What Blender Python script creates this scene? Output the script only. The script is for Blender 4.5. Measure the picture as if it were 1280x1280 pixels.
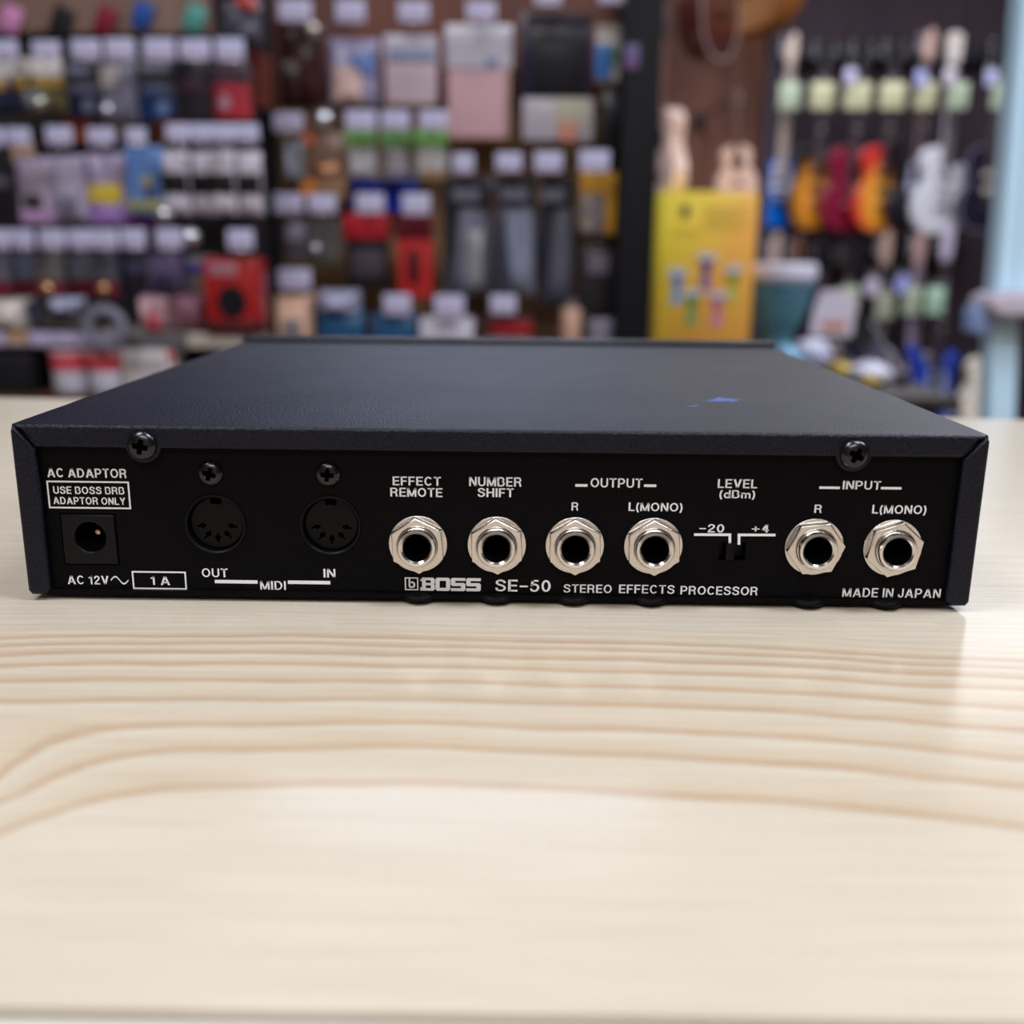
import bpy, bmesh, math, random
from mathutils import Vector, Matrix
random.seed(7)
for o in list(bpy.data.objects): bpy.data.objects.remove(o, do_unlink=True)
S = bpy.context.scene
COL = S.collection
PI = math.pi
TZ = 0.9                                   # height of the counter top above the shop floor
# ------------------------------------------------------------------ camera
FPX, PIT, YAW, ROL = 1277.24, .256451, -.005593, .01075
CP = Vector((.004382, -.223696, .081357 + TZ))
FW = Vector((math.sin(YAW)*math.cos(PIT), math.cos(YAW)*math.cos(PIT), -math.sin(PIT)))
RT0 = Vector((math.cos(YAW), -math.sin(YAW), 0)); UP0 = RT0.cross(FW)
RT = math.cos(ROL)*RT0 + math.sin(ROL)*UP0
UP = -math.sin(ROL)*RT0 + math.cos(ROL)*UP0
cam = bpy.data.cameras.new('camera'); camo = bpy.data.objects.new('camera', cam); COL.objects.link(camo)
cam.sensor_width = 36; cam.lens = FPX/1280*36; cam.clip_start = .005; cam.clip_end = 60
camo.matrix_world = Matrix(((RT.x, UP.x, -FW.x, CP.x), (RT.y, UP.y, -FW.y, CP.y), (RT.z, UP.z, -FW.z, CP.z), (0, 0, 0, 1)))
cam.dof.use_dof = True; cam.dof.focus_distance = .242; cam.dof.aperture_fstop = 8.6
S.camera = camo
# ------------------------------------------------------------------ world, exposure
w = bpy.data.worlds.new('shop_ambient'); S.world = w; w.use_nodes = True
w.node_tree.nodes['Background'].inputs[0].default_value = (.80, .86, 1, 1)
w.node_tree.nodes['Background'].inputs[1].default_value = .35
S.view_settings.view_transform = 'Standard'; S.view_settings.look = 'None'
S.view_settings.gamma = 1; S.view_settings.use_curve_mapping = False
S.view_settings.exposure = 0.0
# ceiling lights: x, y, width, depth, watts, colour
LIGHTS = [(0.0, .86, .26, .22, 5, (1, .95, .90)), (-1.0, -.5, .6, .3, 9, (.95, .96, 1)), (.8, -.2, .8, .4, 24, (.90, .93, 1)),
          (-.1, -1.75, 1.4, .6, 34, (1, .97, .94)), (1.5, 4.2, 2.4, 1.1, 40, (.9, .92, 1)), (-.2, 3.4, 1.4, .8, 34, (.64, .77, 1)),  # bluish panel at the end is added to brighten the unit's lid
          (-.75, -.15, .6, .4, 16, (.88, .91, 1)), (2.0, .5, .9, .6, 38, (.88, .93, 1)), (2.05, 2.2, .8, .5, 36, (.95, .95, 1))]  # last two panels are added to brighten the stand post and cream guitar
CEIL = 1.75

# ------------------------------------------------------------------ helpers
def ray(u, v): return FW + RT*((u-640)/FPX) - UP*((v-640)/FPX)
def at(u, v, Y):
    d = ray(u, v); return CP + d*((Y-CP.y)/d.y)
def lin(c):
    c = c/255.0
    return c/12.92 if c <= .04045 else ((c+.055)/1.055)**2.4
def rgb(c): return tuple(lin(x) for x in c[:3]) + (1,)
MATS = {}
def mat(c, rough=.55, metal=0, coat=0, bump=0, bscale=60, spec=.32):
    k = (tuple(c), rough, metal, coat, bump, bscale, spec)
    if k in MATS: return MATS[k]
    m = bpy.data.materials.new('paint_%d' % len(MATS)); m.use_nodes = True
    nt = m.node_tree; b = nt.nodes['Principled BSDF']
    b.inputs['Base Color'].default_value = rgb(c); b.inputs['Roughness'].default_value = rough
    b.inputs['Metallic'].default_value = metal; b.inputs['Coat Weight'].default_value = coat
    b.inputs['Coat Roughness'].default_value = .12; b.inputs['Specular IOR Level'].default_value = spec
    if bump:
        t = nt.nodes.new('ShaderNodeTexCoord'); n = nt.nodes.new('ShaderNodeTexNoise'); bp = nt.nodes.new('ShaderNodeBump')
        n.inputs['Scale'].default_value = bscale; n.inputs['Detail'].default_value = 3
        bp.inputs['Strength'].default_value = bump; bp.inputs['Distance'].default_value = .002
        nt.links.new(t.outputs['Object'], n.inputs['Vector']); nt.links.new(n.outputs['Fac'], bp.inputs['Height'])
        nt.links.new(bp.outputs['Normal'], b.inputs['Normal'])
        if coat: nt.links.new(bp.outputs['Normal'], b.inputs['Coat Normal'])
    MATS[k] = m; return m
def plastic(c): return mat(c, .32, 0, .3, .5, 45, .25)
def paper(c): return mat(c, .6)
def tag(o, label=None, cat=None, group=None, kind=None):
    if label: o['label'] = label
    if cat: o['category'] = cat
    if group: o['group'] = group
    if kind: o['kind'] = kind
    return o
def empty(name, loc, label, cat, group=None, rot=(0, 0, 0)):
    o = bpy.data.objects.new(name, None); COL.objects.link(o); o.location = loc; o.rotation_euler = rot
    o.empty_display_size = .01
    return tag(o, label, cat, group)
def link(name, me, m, parent=None, loc=(0, 0, 0), rot=(0, 0, 0), smooth=True):
    o = bpy.data.objects.new(name, me); COL.objects.link(o)
    if m is not None:
        ix = [p.material_index for p in me.polygons]; me.materials.clear(); me.materials.append(m)
        if any(ix): me.polygons.foreach_set('material_index', ix)
    o.parent = parent; o.location = loc; o.rotation_euler = rot
    if smooth:
        for p in me.polygons: p.use_smooth = True
        try: me.set_sharp_from_angle(angle=math.radians(40))
        except Exception: pass
    return o
def finish(bm, name='mesh'):
    bmesh.ops.recalc_face_normals(bm, faces=bm.faces)
    me = bpy.data.meshes.new(name); bm.to_mesh(me); bm.free(); return me
def add_box(bm, x0, x1, y0, y1, z0, z1, bev=0, seg=2):
    r = bmesh.ops.create_cube(bm, size=1); vs = r['verts']
    for v in vs:
        v.co = Vector((x0+(v.co.x+.5)*(x1-x0), y0+(v.co.y+.5)*(y1-y0), z0+(v.co.z+.5)*(z1-z0)))
    if bev:
        es = list({e for v in vs for e in v.link_edges})
        bmesh.ops.bevel(bm, geom=es, offset=bev, segments=seg, affect='EDGES', profile=.5)
def box(*a, **k):
    bm = bmesh.new(); add_box(bm, *a, **k); return finish(bm)
def add_lathe(bm, prof, n=32, axis='Z', o=(0, 0, 0)):
    """prof: (radius, height along the axis); axis 'Z' or '-Y' (height towards the viewer's side)"""
    rings = []
    for r, h in prof:
        ring = []
        for i in range(n if r > 1e-7 else 1):
            a = 2*PI*i/n
            p = (r*math.cos(a), r*math.sin(a), h) if axis == 'Z' else (r*math.cos(a), -h, r*math.sin(a))
            ring.append(bm.verts.new((p[0]+o[0], p[1]+o[1], p[2]+o[2])))
        rings.append(ring)
    for A, B in zip(rings, rings[1:]):
        for i in range(n):
            j = (i+1) % n
            a0, a1 = A[i % len(A)], A[j % len(A)]; b0, b1 = B[i % len(B)], B[j % len(B)]
            f = [a0, a1, b1, b0]; f = [x for k, x in enumerate(f) if x not in f[:k]]
            if len(f) > 2:
                try: bm.faces.new(f)
                except ValueError: pass
def lathe(prof, n=32, axis='Z', o=(0, 0, 0)):
    bm = bmesh.new(); add_lathe(bm, prof, n, axis, o); return finish(bm)
def add_tube(bm, pts, r, n=8):
    pts = [Vector(p) for p in pts]; rings = []
    for i, p in enumerate(pts):
        d = (pts[min(i+1, len(pts)-1)] - pts[max(i-1, 0)]).normalized()
        a = d.orthogonal().normalized(); b = d.cross(a)
        rr = r[i] if isinstance(r, (list, tuple)) else r
        rings.append([bm.verts.new(p + rr*(math.cos(2*PI*k/n)*a + math.sin(2*PI*k/n)*b)) for k in range(n)])
    for A, B in zip(rings, rings[1:]):
        best = min(range(n), key=lambda s: (A[0].co-B[s].co).length)
        for k in range(n):
            bm.faces.new([A[k], A[(k+1) % n], B[(k+1+best) % n], B[(k+best) % n]])
    bm.faces.new(rings[0]); bm.faces.new(rings[-1][::-1])
def tube(pts, r, n=8):
    bm = bmesh.new(); add_tube(bm, pts, r, n); return finish(bm)
def ring_mesh(R, r, n=28, m=10):
    bm = bmesh.new(); vs = []
    for i in range(n):
        a = 2*PI*i/n
        vs.append([bm.verts.new(((R+r*math.cos(2*PI*j/m))*math.cos(a), -r*math.sin(2*PI*j/m), (R+r*math.cos(2*PI*j/m))*math.sin(a))) for j in range(m)])
    for i in range(n):
        for j in range(m):
            bm.faces.new([vs[i][j], vs[(i+1) % n][j], vs[(i+1) % n][(j+1) % m], vs[i][(j+1) % m]])
    return finish(bm)
def plate(loops, t, bev=0, res=2):
    """2D outlines (first ring outer, others holes, or several separate rings) in x,z -> slab of thickness t centred on y=0, facing -y"""
    cu = bpy.data.curves.new('outline', 'CURVE'); cu.dimensions = '2D'; cu.fill_mode = 'BOTH'
    cu.extrude = max(t/2-bev, 0); cu.bevel_depth = bev; cu.bevel_resolution = res; cu.offset = -bev
    for L in loops:
        sp = cu.splines.new('POLY'); sp.points.add(len(L)-1); sp.use_cyclic_u = True
        for p, q in zip(sp.points, L): p.co = (q[0], q[1], 0, 1)
    ob = bpy.data.objects.new('outline', cu)
    me = bpy.data.meshes.new_from_object(ob)
    bpy.data.objects.remove(ob); bpy.data.curves.remove(cu)
    me.transform(Matrix(((1, 0, 0, 0), (0, 0, -1, 0), (0, 1, 0, 0), (0, 0, 0, 1))))
    return me
def circ(x, z, r, n=32, a0=0): return [(x+r*math.cos(a0+2*PI*i/n), z+r*math.sin(a0+2*PI*i/n)) for i in range(n)]
def rect(x0, z0, x1, z1): return [(x0, z0), (x1, z0), (x1, z1), (x0, z1)]
def spline(pts, n=6):
    out = []; N = len(pts)
    for i in range(N):
        p0, p1, p2, p3 = [Vector(pts[(i+k-1) % N]) for k in range(4)]
        for s in range(n):
            t = s/n
            out.append(tuple(.5*((2*p1)+(p2-p0)*t+(2*p0-5*p1+4*p2-p3)*t*t+(3*p1-p0-3*p2+p3)*t**3)))
    return out
def ell(cx, cz, rx, rz, a0, a1, n=14):
    return [(cx+rx*math.cos(math.radians(a0+(a1-a0)*i/n)), cz+rz*math.sin(math.radians(a0+(a1-a0)*i/n))) for i in range(n+1)]
def sopen(pts, n=5):
    q = [pts[0]]+pts+[pts[-1]]; out = []
    for i in range(1, len(q)-2):
        p0, p1, p2, p3 = [Vector(q[i+k-1]) for k in range(4)]
        for k in range(n):
            t = k/n; out.append(tuple(.5*((2*p1)+(p2-p0)*t+(2*p0-5*p1+4*p2-p3)*t*t+(3*p1-p0-3*p2+p3)*t**3)))
    return out+[pts[-1]]
def P(*a, c=False): return ('P', [p for x in a for p in (x if isinstance(x, list) else [x])], c)
def Dg(xb, zb, xt, zt, wx): return ('D', xb, zb, xt, zt, wx)
def Rc(*a): return ('R',)+a
GL_ = {
 'A': (.78, [Dg(0, 0, .30, 1, .18), Dg(.60, 0, .30, 1, .18), Rc(.16, .22, .62, .35)]),
 'B': (.68, [Rc(0, 0, .16, 1), P((.08, .93), (.36, .93), ell(.36, .73, .20, .20, 90, -90), (.08, .53)), P((.08, .53), (.38, .53), ell(.38, .30, .22, .23, 90, -90), (.08, .07))]),
 'C': (.70, [P(ell(.36, .5, .28, .43, 38, 322, 24))]),
 'D': (.70, [Rc(0, 0, .16, 1), P((.08, .93), (.30, .93), ell(.30, .5, .31, .43, 90, -90, 18), (.08, .07))]),
 'E': (.58, [Rc(0, 0, .16, 1), Rc(.1, .86, .58, 1), Rc(.1, .44, .54, .57), Rc(.1, 0, .58, .14)]),
 'F': (.55, [Rc(0, 0, .16, 1), Rc(.1, .86, .55, 1), Rc(.1, .42, .50, .56)]),
 'H': (.68, [Rc(0, 0, .16, 1), Rc(.52, 0, .68, 1), Rc(.1, .44, .6, .58)]),
 'I': (.16, [Rc(0, 0, .16, 1)]),
 'J': (.52, [P((.44, 1), (.44, .30), ell(.26, .28, .18, .21, 0, -180), (.08, .36))]),
 'L': (.54, [Rc(0, 0, .16, 1), Rc(.1, 0, .54, .14)]),
 'M': (.82, [Rc(0, 0, .15, 1), Rc(.67, 0, .82, 1), Dg(.33, 0, .0, 1, .16), Dg(.33, 0, .66, 1, .16)]),
 'N': (.68, [Rc(0, 0, .15, 1), Rc(.53, 0, .68, 1), Dg(.50, 0, 0, 1, .18)]),
 'O': (.77, [P(ell(.385, .5, .305, .43, 0, 360, 30)[:-1], c=True)]),
 'P': (.64, [Rc(0, 0, .16, 1), P((.08, .93), (.34, .93), ell(.34, .68, .22, .25, 90, -90), (.08, .43))]),
 'R': (.69, [Rc(0, 0, .16, 1), P((.08, .93), (.37, .93), ell(.37, .71, .21, .22, 90, -90), (.08, .49)), P((.40, .48), (.50, .42), (.54, .32), (.56, .12), (.60, 0))]),
 'S': (.66, [P(sopen([(.58, .70), (.54, .84), (.34, .935), (.14, .86), (.10, .70), (.24, .57), (.45, .48), (.57, .35), (.54, .16), (.33, .065), (.12, .14), (.07, .31)]))]),
 'T': (.62, [Rc(0, .86, .62, 1), Rc(.23, 0, .39, 1)]),
 'U': (.68, [P((.08, 1), (.08, .33), ell(.34, .33, .26, .26, 180, 360), (.60, 1))]),
 'V': (.72, [Dg(.27, 0, 0, 1, .18), Dg(.27, 0, .54, 1, .18)]),
 'Y': (.70, [Rc(.27, 0, .43, .46), Dg(.26, .40, 0, 1, .18), Dg(.26, .40, .52, 1, .18)]),
 '1': (.40, [Rc(.20, 0, .35, 1), P((.03, .76), (.16, .78), (.26, .88), (.28, .99))]),
 '2': (.57, [P(sopen([(.08, .66), (.13, .86), (.29, .93), (.46, .84), (.47, .66), (.36, .48), (.18, .30), (.10, .10)])), Rc(.02, 0, .56, .14)]),
 '4': (.58, [Dg(.0, .22, .32, 1, .17), Rc(.02, .22, .58, .35), Rc(.34, 0, .49, 1)]),
 '5': (.57, [Rc(.10, .86, .52, 1), Dg(.04, .46, .10, 1, .14), P(sopen([(.09, .50), (.26, .62), (.46, .53), (.50, .33), (.42, .13), (.26, .065), (.12, .12), (.06, .27)]))]),
 '0': (.57, [P(ell(.285, .5, .21, .43, 0, 360, 28)[:-1], c=True)]),
 '+': (.60, [Rc(0, .36, .60, .48), Rc(.24, .12, .36, .72)]),
 '-': (.50, [Rc(0, .38, .50, .51)]),
 '(': (.26, [P(ell(.42, .41, .34, .68, 125, 235))]),
 ')': (.26, [P(ell(-.16, .41, .34, .68, 55, -55))]),
 'd': (.58, [P(ell(.27, .35, .20, .29, 0, 360, 24)[:-1], c=True), Rc(.43, 0, .58, 1)]),
 'm': (.84, [Rc(0, 0, .15, .70), P((.08, .42), ell(.245, .43, .165, .20, 180, 0), (.41, 0)), P((.42, .42), ell(.59, .43, .17, .20, 180, 0), (.76, 0))]),
}
def words_mesh(txt, p0, width, capz, t=.14, gap=.13):
    """upright grotesque capitals drawn as flat ink ribbons; p0 = start of the base line, facing -y"""
    bm = bmesh.new(); x = 0; quads = []
    for ch in txt:
        if ch == ' ': x += .30; continue
        wd, parts = GL_[ch]
        for g in parts:
            if g[0] == 'R': quads.append([(x+g[1], g[2]), (x+g[3], g[2]), (x+g[3], g[4]), (x+g[1], g[4])])
            elif g[0] == 'D': quads.append([(x+g[1], g[2]), (x+g[1]+g[5], g[2]), (x+g[3]+g[5], g[4]), (x+g[3], g[4])])
            else:
                pts = [Vector((x+a, b)) for a, b in g[1]]; cl = g[2]; n = len(pts); L = []
                pts2 = [pts[0]]
                for q in pts[1:]:
                    if (q-pts2[-1]).length > 1e-4: pts2.append(q)
                pts = pts2; n = len(pts)
                for i in range(n):
                    a = pts[i-1] if (i or cl) else pts[i]; b = pts[(i+1) % n] if (i < n-1 or cl) else pts[i]
                    d1 = (pts[i]-a); d2 = (b-pts[i]); d1 = d1.normalized() if d1.length else d2.normalized(); d2 = d2.normalized() if d2.length else d1
                    d = (d1+d2).normalized(); nn = Vector((-d.y, d.x)); k = 1/max(.6, nn.dot(Vector((-d1.y, d1.x))))
                    L.append((pts[i]+nn*t/2*k, pts[i]-nn*t/2*k))
                for i in range(n if cl else n-1):
                    A, B = L[i], L[(i+1) % n]; quads.append([tuple(A[0]), tuple(A[1]), tuple(B[1]), tuple(B[0])])
        x += wd+gap
    tot = x-gap; sx = width/tot
    for q in quads: bm.faces.new([bm.verts.new((p0[0]+a*sx, p0[1], p0[2]+b*capz)) for a, b in q])
    for f in bm.faces:
        f.normal_update()
        if f.normal.y > 0: f.normal_flip()
    me = bpy.data.meshes.new('print'); bm.to_mesh(me); bm.free(); return me
def pillow(w, h, d, nx=12, nz=14, wr=.07, pw=6.0):
    """plastic pouch: bulged front towards -y, flat back on y=0, centred in x, base at z=0"""
    bm = bmesh.new(); F = []; ph = [random.uniform(0, 6) for _ in range(4)]
    for j in range(nz+1):
        row = []
        for i in range(nx+1):
            a, b = 2*i/nx-1, 2*j/nz-1
            k = max(0, (1-abs(a)**pw)*(1-abs(b)**pw))
            k *= 1+wr*(math.sin(5*a+3*b+ph[0])+math.sin(-4*a+6*b+ph[1])+.6*math.sin(11*a+ph[2])*math.sin(9*b+ph[3]))
            row.append(bm.verts.new((a*w/2, -d*max(k, 0)-.0005, (b+1)*h/2)))
        F.append(row)
    B = [[bm.verts.new((v.co.x, 0, v.co.z)) for v in (F[0])], [bm.verts.new((v.co.x, 0, v.co.z)) for v in F[-1]]]
    for j in range(nz):
        for i in range(nx): bm.faces.new([F[j][i], F[j][i+1], F[j+1][i+1], F[j+1][i]])
    edge = [F[0][i] for i in range(nx+1)] + [F[j][nx] for j in range(1, nz+1)] + [F[nz][i] for i in range(nx-1, -1, -1)] + [F[j][0] for j in range(nz-1, 0, -1)]
    for v in B[0]+B[1]: bm.verts.remove(v)
    back = [bm.verts.new((v.co.x, 0, v.co.z)) for v in edge]; n = len(edge)
    for k in range(n): bm.faces.new([edge[k], back[k], back[(k+1) % n], edge[(k+1) % n]])
    bm.faces.new(back)
    return finish(bm)
def struct(name, me, m, loc=(0, 0, 0), rot=(0, 0, 0), label=None):
    o = link(name, me, m, None, loc, rot, smooth=False); o['kind'] = 'structure'
    if label: o['label'] = label
    return o

# ------------------------------------------------------------------ materials with a pattern of their own
def nodes_mat(name):
    m = bpy.data.materials.new(name); m.use_nodes = True
    return m, m.node_tree, m.node_tree.nodes['Principled BSDF'], m.node_tree.nodes, m.node_tree.links
def table_material():
    m, nt, b, N, L = nodes_mat('pale_wood_laminate')
    tc = N.new('ShaderNodeTexCoord'); sep = N.new('ShaderNodeSeparateXYZ'); L.new(tc.outputs['Object'], sep.inputs[0])
    def mth(op, a, c=None, d=None):
        n = N.new('ShaderNodeMath'); n.operation = op
        for i, x in enumerate((a, c, d)):
            if x is None: continue
            if isinstance(x, (int, float)): n.inputs[i].default_value = x
            else: L.new(x, n.inputs[i])
        return n.outputs[0]
    def noise(sc, det, scale):
        mp = N.new('ShaderNodeMapping'); mp.inputs['Scale'].default_value = sc; L.new(tc.outputs['Object'], mp.inputs[0])
        n = N.new('ShaderNodeTexNoise'); n.inputs['Scale'].default_value = scale; n.inputs['Detail'].default_value = det
        L.new(mp.outputs[0], n.inputs[0]); return n.outputs['Fac']
    X, Y = sep.outputs['X'], sep.outputs['Y']
    # cathedral grain: arch over x, with slow wander
    xa = mth('SUBTRACT', X, -.002)
    arch = mth('MULTIPLY', mth('MULTIPLY', xa, xa), mth('MULTIPLY_ADD', mth('MAXIMUM', mth('SUBTRACT', -.045, Y), 0), 14, .55))
    wob = mth('MULTIPLY', mth('SUBTRACT', noise((1, 1, 1), 2, 16), .5), .006)
    wob2 = mth('MULTIPLY', mth('SUBTRACT', noise((.6, 3, 1), 3, 110), .5), .0016)
    # the lowest ring dives towards the near edge on one side
    dx = mth('MAXIMUM', mth('SUBTRACT', -.047, X), 0)
    gate = mth('MINIMUM', mth('MAXIMUM', mth('MULTIPLY', mth('SUBTRACT', -.060, Y), 40), 0), 1)
    dive = mth('MULTIPLY', mth('MULTIPLY', mth('MULTIPLY', dx, dx), 22), gate)
    s = mth('ADD', mth('ADD', mth('ADD', mth('ADD', Y, arch), wob), wob2), dive)
    s = mth('ADD', s, mth('MULTIPLY', X, .018))
    t = mth('DIVIDE', mth('ADD', s, .13), .16)
    cr = N.new('ShaderNodeValToRGB'); L.new(t, cr.inputs[0]); el = cr.color_ramp.elements
    rings = [-.0822, -.0702, -.0612, -.0514, -.0432, -.0356, -.0298, -.0248, -.0208, -.0165, -.0125]
    light = rgb((187, 178, 163)); dark = rgb((166, 142, 117)); mid = rgb((182, 168, 148))
    stops = [(-.13, light), (-.095, light)]
    for i, r in enumerate(rings):
        stops += [(r-.0006, light), (r+.0003, dark if i < 9 else mid)]
        if i < 6: stops += [(r+.0024, mid)]
    stops.append((-.0112, light))
    stops = [(max(0, min(1, (p+.13)/.16)), c) for p, c in stops][:31]
    el[0].position, el[0].color = stops[0]; el[1].position, el[1].color = stops[-1]
    for p, c in stops[1:-1]:
        e = el.new(p); e.color = c
    # fine streaks
    st = N.new('ShaderNodeValToRGB'); L.new(noise((1.2, 34, 1), 4, 22), st.inputs[0])
    st.color_ramp.elements[0].position = .35; st.color_ramp.elements[0].color = (.80, .77, .72, 1)
    st.color_ramp.elements[1].position = .62; st.color_ramp.elements[1].color = (1, 1, 1, 1)
    mx = N.new('ShaderNodeMix'); mx.data_type = 'RGBA'; mx.blend_type = 'MULTIPLY'; mx.inputs[0].default_value = .45
    L.new(cr.outputs[0], mx.inputs[6]); L.new(st.outputs[0], mx.inputs[7])
    fl = N.new('ShaderNodeValToRGB'); L.new(noise((9, 60, 1), 2, 60), fl.inputs[0])
    fl.color_ramp.elements[0].position = .35; fl.color_ramp.elements[0].color = (.9, .89, .87, 1); fl.color_ramp.elements[1].position = .5; fl.color_ramp.elements[1].color = (1, 1, 1, 1)
    m2 = N.new('ShaderNodeMix'); m2.data_type = 'RGBA'; m2.blend_type = 'MULTIPLY'; m2.inputs[0].default_value = .5
    L.new(mx.outputs[2], m2.inputs[6]); L.new(fl.outputs[0], m2.inputs[7])
    L.new(m2.outputs[2], b.inputs['Base Color'])
    b.inputs['Roughness'].default_value = .2; b.inputs['Specular IOR Level'].default_value = .26
    return m
def wood_material(name, c1, c2, sc=(14, 14, 1.2), rough=.5):
    m, nt, b, N, L = nodes_mat(name)
    tc = N.new('ShaderNodeTexCoord'); mp = N.new('ShaderNodeMapping'); mp.inputs['Scale'].default_value = sc
    n = N.new('ShaderNodeTexNoise'); n.inputs['Scale'].default_value = 3; n.inputs['Detail'].default_value = 5
    r = N.new('ShaderNodeValToRGB'); r.color_ramp.elements[0].color = rgb(c1); r.color_ramp.elements[1].color = rgb(c2)
    r.color_ramp.elements[0].position = .35; r.color_ramp.elements[1].position = .65
    L.new(tc.outputs['Object'], mp.inputs[0]); L.new(mp.outputs[0], n.inputs[0]); L.new(n.outputs['Fac'], r.inputs[0]); L.new(r.outputs[0], b.inputs['Base Color'])
    b.inputs['Roughness'].default_value = rough
    return m
def burst_material(name, centre, edge, rx=.16, z0=.17, rz=.24):
    m, nt, b, N, L = nodes_mat(name)
    tc = N.new('ShaderNodeTexCoord'); mp = N.new('ShaderNodeMapping'); mp.inputs['Location'].default_value = (0, 0, -z0/rz)
    mp.inputs['Scale'].default_value = (1/rx, 0, 1/rz)
    ln = N.new('ShaderNodeVectorMath'); ln.operation = 'LENGTH'
    r = N.new('ShaderNodeValToRGB'); r.color_ramp.elements[0].position = .45; r.color_ramp.elements[0].color = rgb(centre)
    r.color_ramp.elements[1].position = .98; r.color_ramp.elements[1].color = rgb(edge)
    L.new(tc.outputs['Object'], mp.inputs[0]); L.new(mp.outputs[0], ln.inputs[0]); L.new(ln.outputs['Value'], r.inputs[0]); L.new(r.outputs[0], b.inputs['Base Color'])
    b.inputs['Roughness'].default_value = .2; b.inputs['Coat Weight'].default_value = .6
    return m
def powder_material():
    m, nt, b, N, L = nodes_mat('black_powder_coat')
    tc = N.new('ShaderNodeTexCoord'); n = N.new('ShaderNodeTexNoise'); n.inputs['Scale'].default_value = 2300; n.inputs['Detail'].default_value = 2
    sm = N.new('ShaderNodeTexNoise'); sm.inputs['Scale'].default_value = 26; sm.inputs['Detail'].default_value = 3
    bp = N.new('ShaderNodeBump'); bp.inputs['Strength'].default_value = .85; bp.inputs['Distance'].default_value = .0003
    rr = N.new('ShaderNodeMapRange'); rr.inputs[1].default_value = .35; rr.inputs[2].default_value = .7; rr.inputs[3].default_value = .35; rr.inputs[4].default_value = .40
    L.new(tc.outputs['Object'], n.inputs[0]); L.new(tc.outputs['Object'], sm.inputs[0]); L.new(n.outputs['Fac'], bp.inputs['Height'])
    L.new(sm.outputs['Fac'], rr.inputs[0]); L.new(rr.outputs[0], b.inputs['Roughness']); L.new(bp.outputs['Normal'], b.inputs['Normal'])
    fk = N.new('ShaderNodeTexNoise'); fk.inputs['Scale'].default_value = 2400; fk.inputs['Detail'].default_value = 1  # bluish flecks put the coat's sparkle into its colour
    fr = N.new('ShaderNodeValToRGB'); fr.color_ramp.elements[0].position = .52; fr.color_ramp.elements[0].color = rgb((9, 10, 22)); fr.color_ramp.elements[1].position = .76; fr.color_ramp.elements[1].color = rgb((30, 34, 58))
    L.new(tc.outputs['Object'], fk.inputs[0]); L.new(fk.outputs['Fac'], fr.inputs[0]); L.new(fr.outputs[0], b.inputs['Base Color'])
    b.inputs['Specular IOR Level'].default_value = .24
    return m

# ------------------------------------------------------------------ the room
FLOOR = 0.0
X0, X1, Y0, Y1 = -3.2, 3.4, -2.6, 5.35
wall_m = mat((150, 135, 122), .8); dark_wall = wood_material('dark_plum_wall', (42, 30, 38), (52, 38, 47), (6, 6, 1), .95)
struct('floor', box(X0, X1, Y0, Y1, -.05, 0), wood_material('floor_boards', (96, 76, 58), (120, 96, 74), (2, 14, 1)))
struct('ceiling', box(X0, X1, Y0, Y1, TZ+CEIL, TZ+CEIL+.05), mat((205, 205, 208), .9))
struct('wall_back', box(X0, X1, Y1, Y1+.06, 0, TZ+CEIL), dark_wall)
struct('wall_left', box(X0-.06, X0, Y0, Y1, 0, TZ+CEIL), wall_m)
struct('wall_right', box(X1, X1+.06, Y0, Y1, 0, TZ+CEIL), mat((90, 84, 90), .8))
struct('wall_front', box(X0, X1, Y0-.06, Y0, 0, TZ+CEIL), wall_m)
for k, (x, y, wx, wy, pw, c) in enumerate(LIGHTS):
    words = ['over the back of the counter', 'over the near end beside the counter', 'over the far end beside the counter', 'behind the counter, widest of the ceiling', 'in front of the hanging guitars', 'added behind the racks to brighten the effects unit lid', 'before the tan-headed accessory rack', 'added to brighten the stand post', 'added to brighten the cream-white guitar'][k]
    e = empty('ceiling_light', (x, y, TZ+CEIL), 'white flat ceiling light panel ' + words, 'ceiling light', 'ceiling light panels')
    link('frame', plate([rect(-wx/2-.02, -wy/2-.02, wx/2+.02, wy/2+.02), rect(-wx/2, -wy/2, wx/2, wy/2)], .03), mat((230, 230, 230), .5), e, (0, 0, -.016), (PI/2, 0, 0))
    dm, nt, b, N, L = nodes_mat('light_diffuser'); b.inputs['Emission Color'].default_value = c+(1,); b.inputs['Emission Strength'].default_value = .5
    link('diffuser', box(-wx/2, wx/2, -wy/2, wy/2, -.012, -.004), dm, e)
    ld = bpy.data.lights.new('panel_lamp', 'AREA'); ld.shape = 'RECTANGLE'; ld.size = wx; ld.size_y = wy; ld.energy = pw; ld.color = c
    lo = bpy.data.objects.new('panel_lamp', ld); COL.objects.link(lo); lo.parent = e; lo.location = (0, 0, -.034)

# ------------------------------------------------------------------ counter
ct = empty('counter', (0, .09, 0), 'pale wood-grain laminate shop counter under the black effects unit', 'counter')
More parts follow.
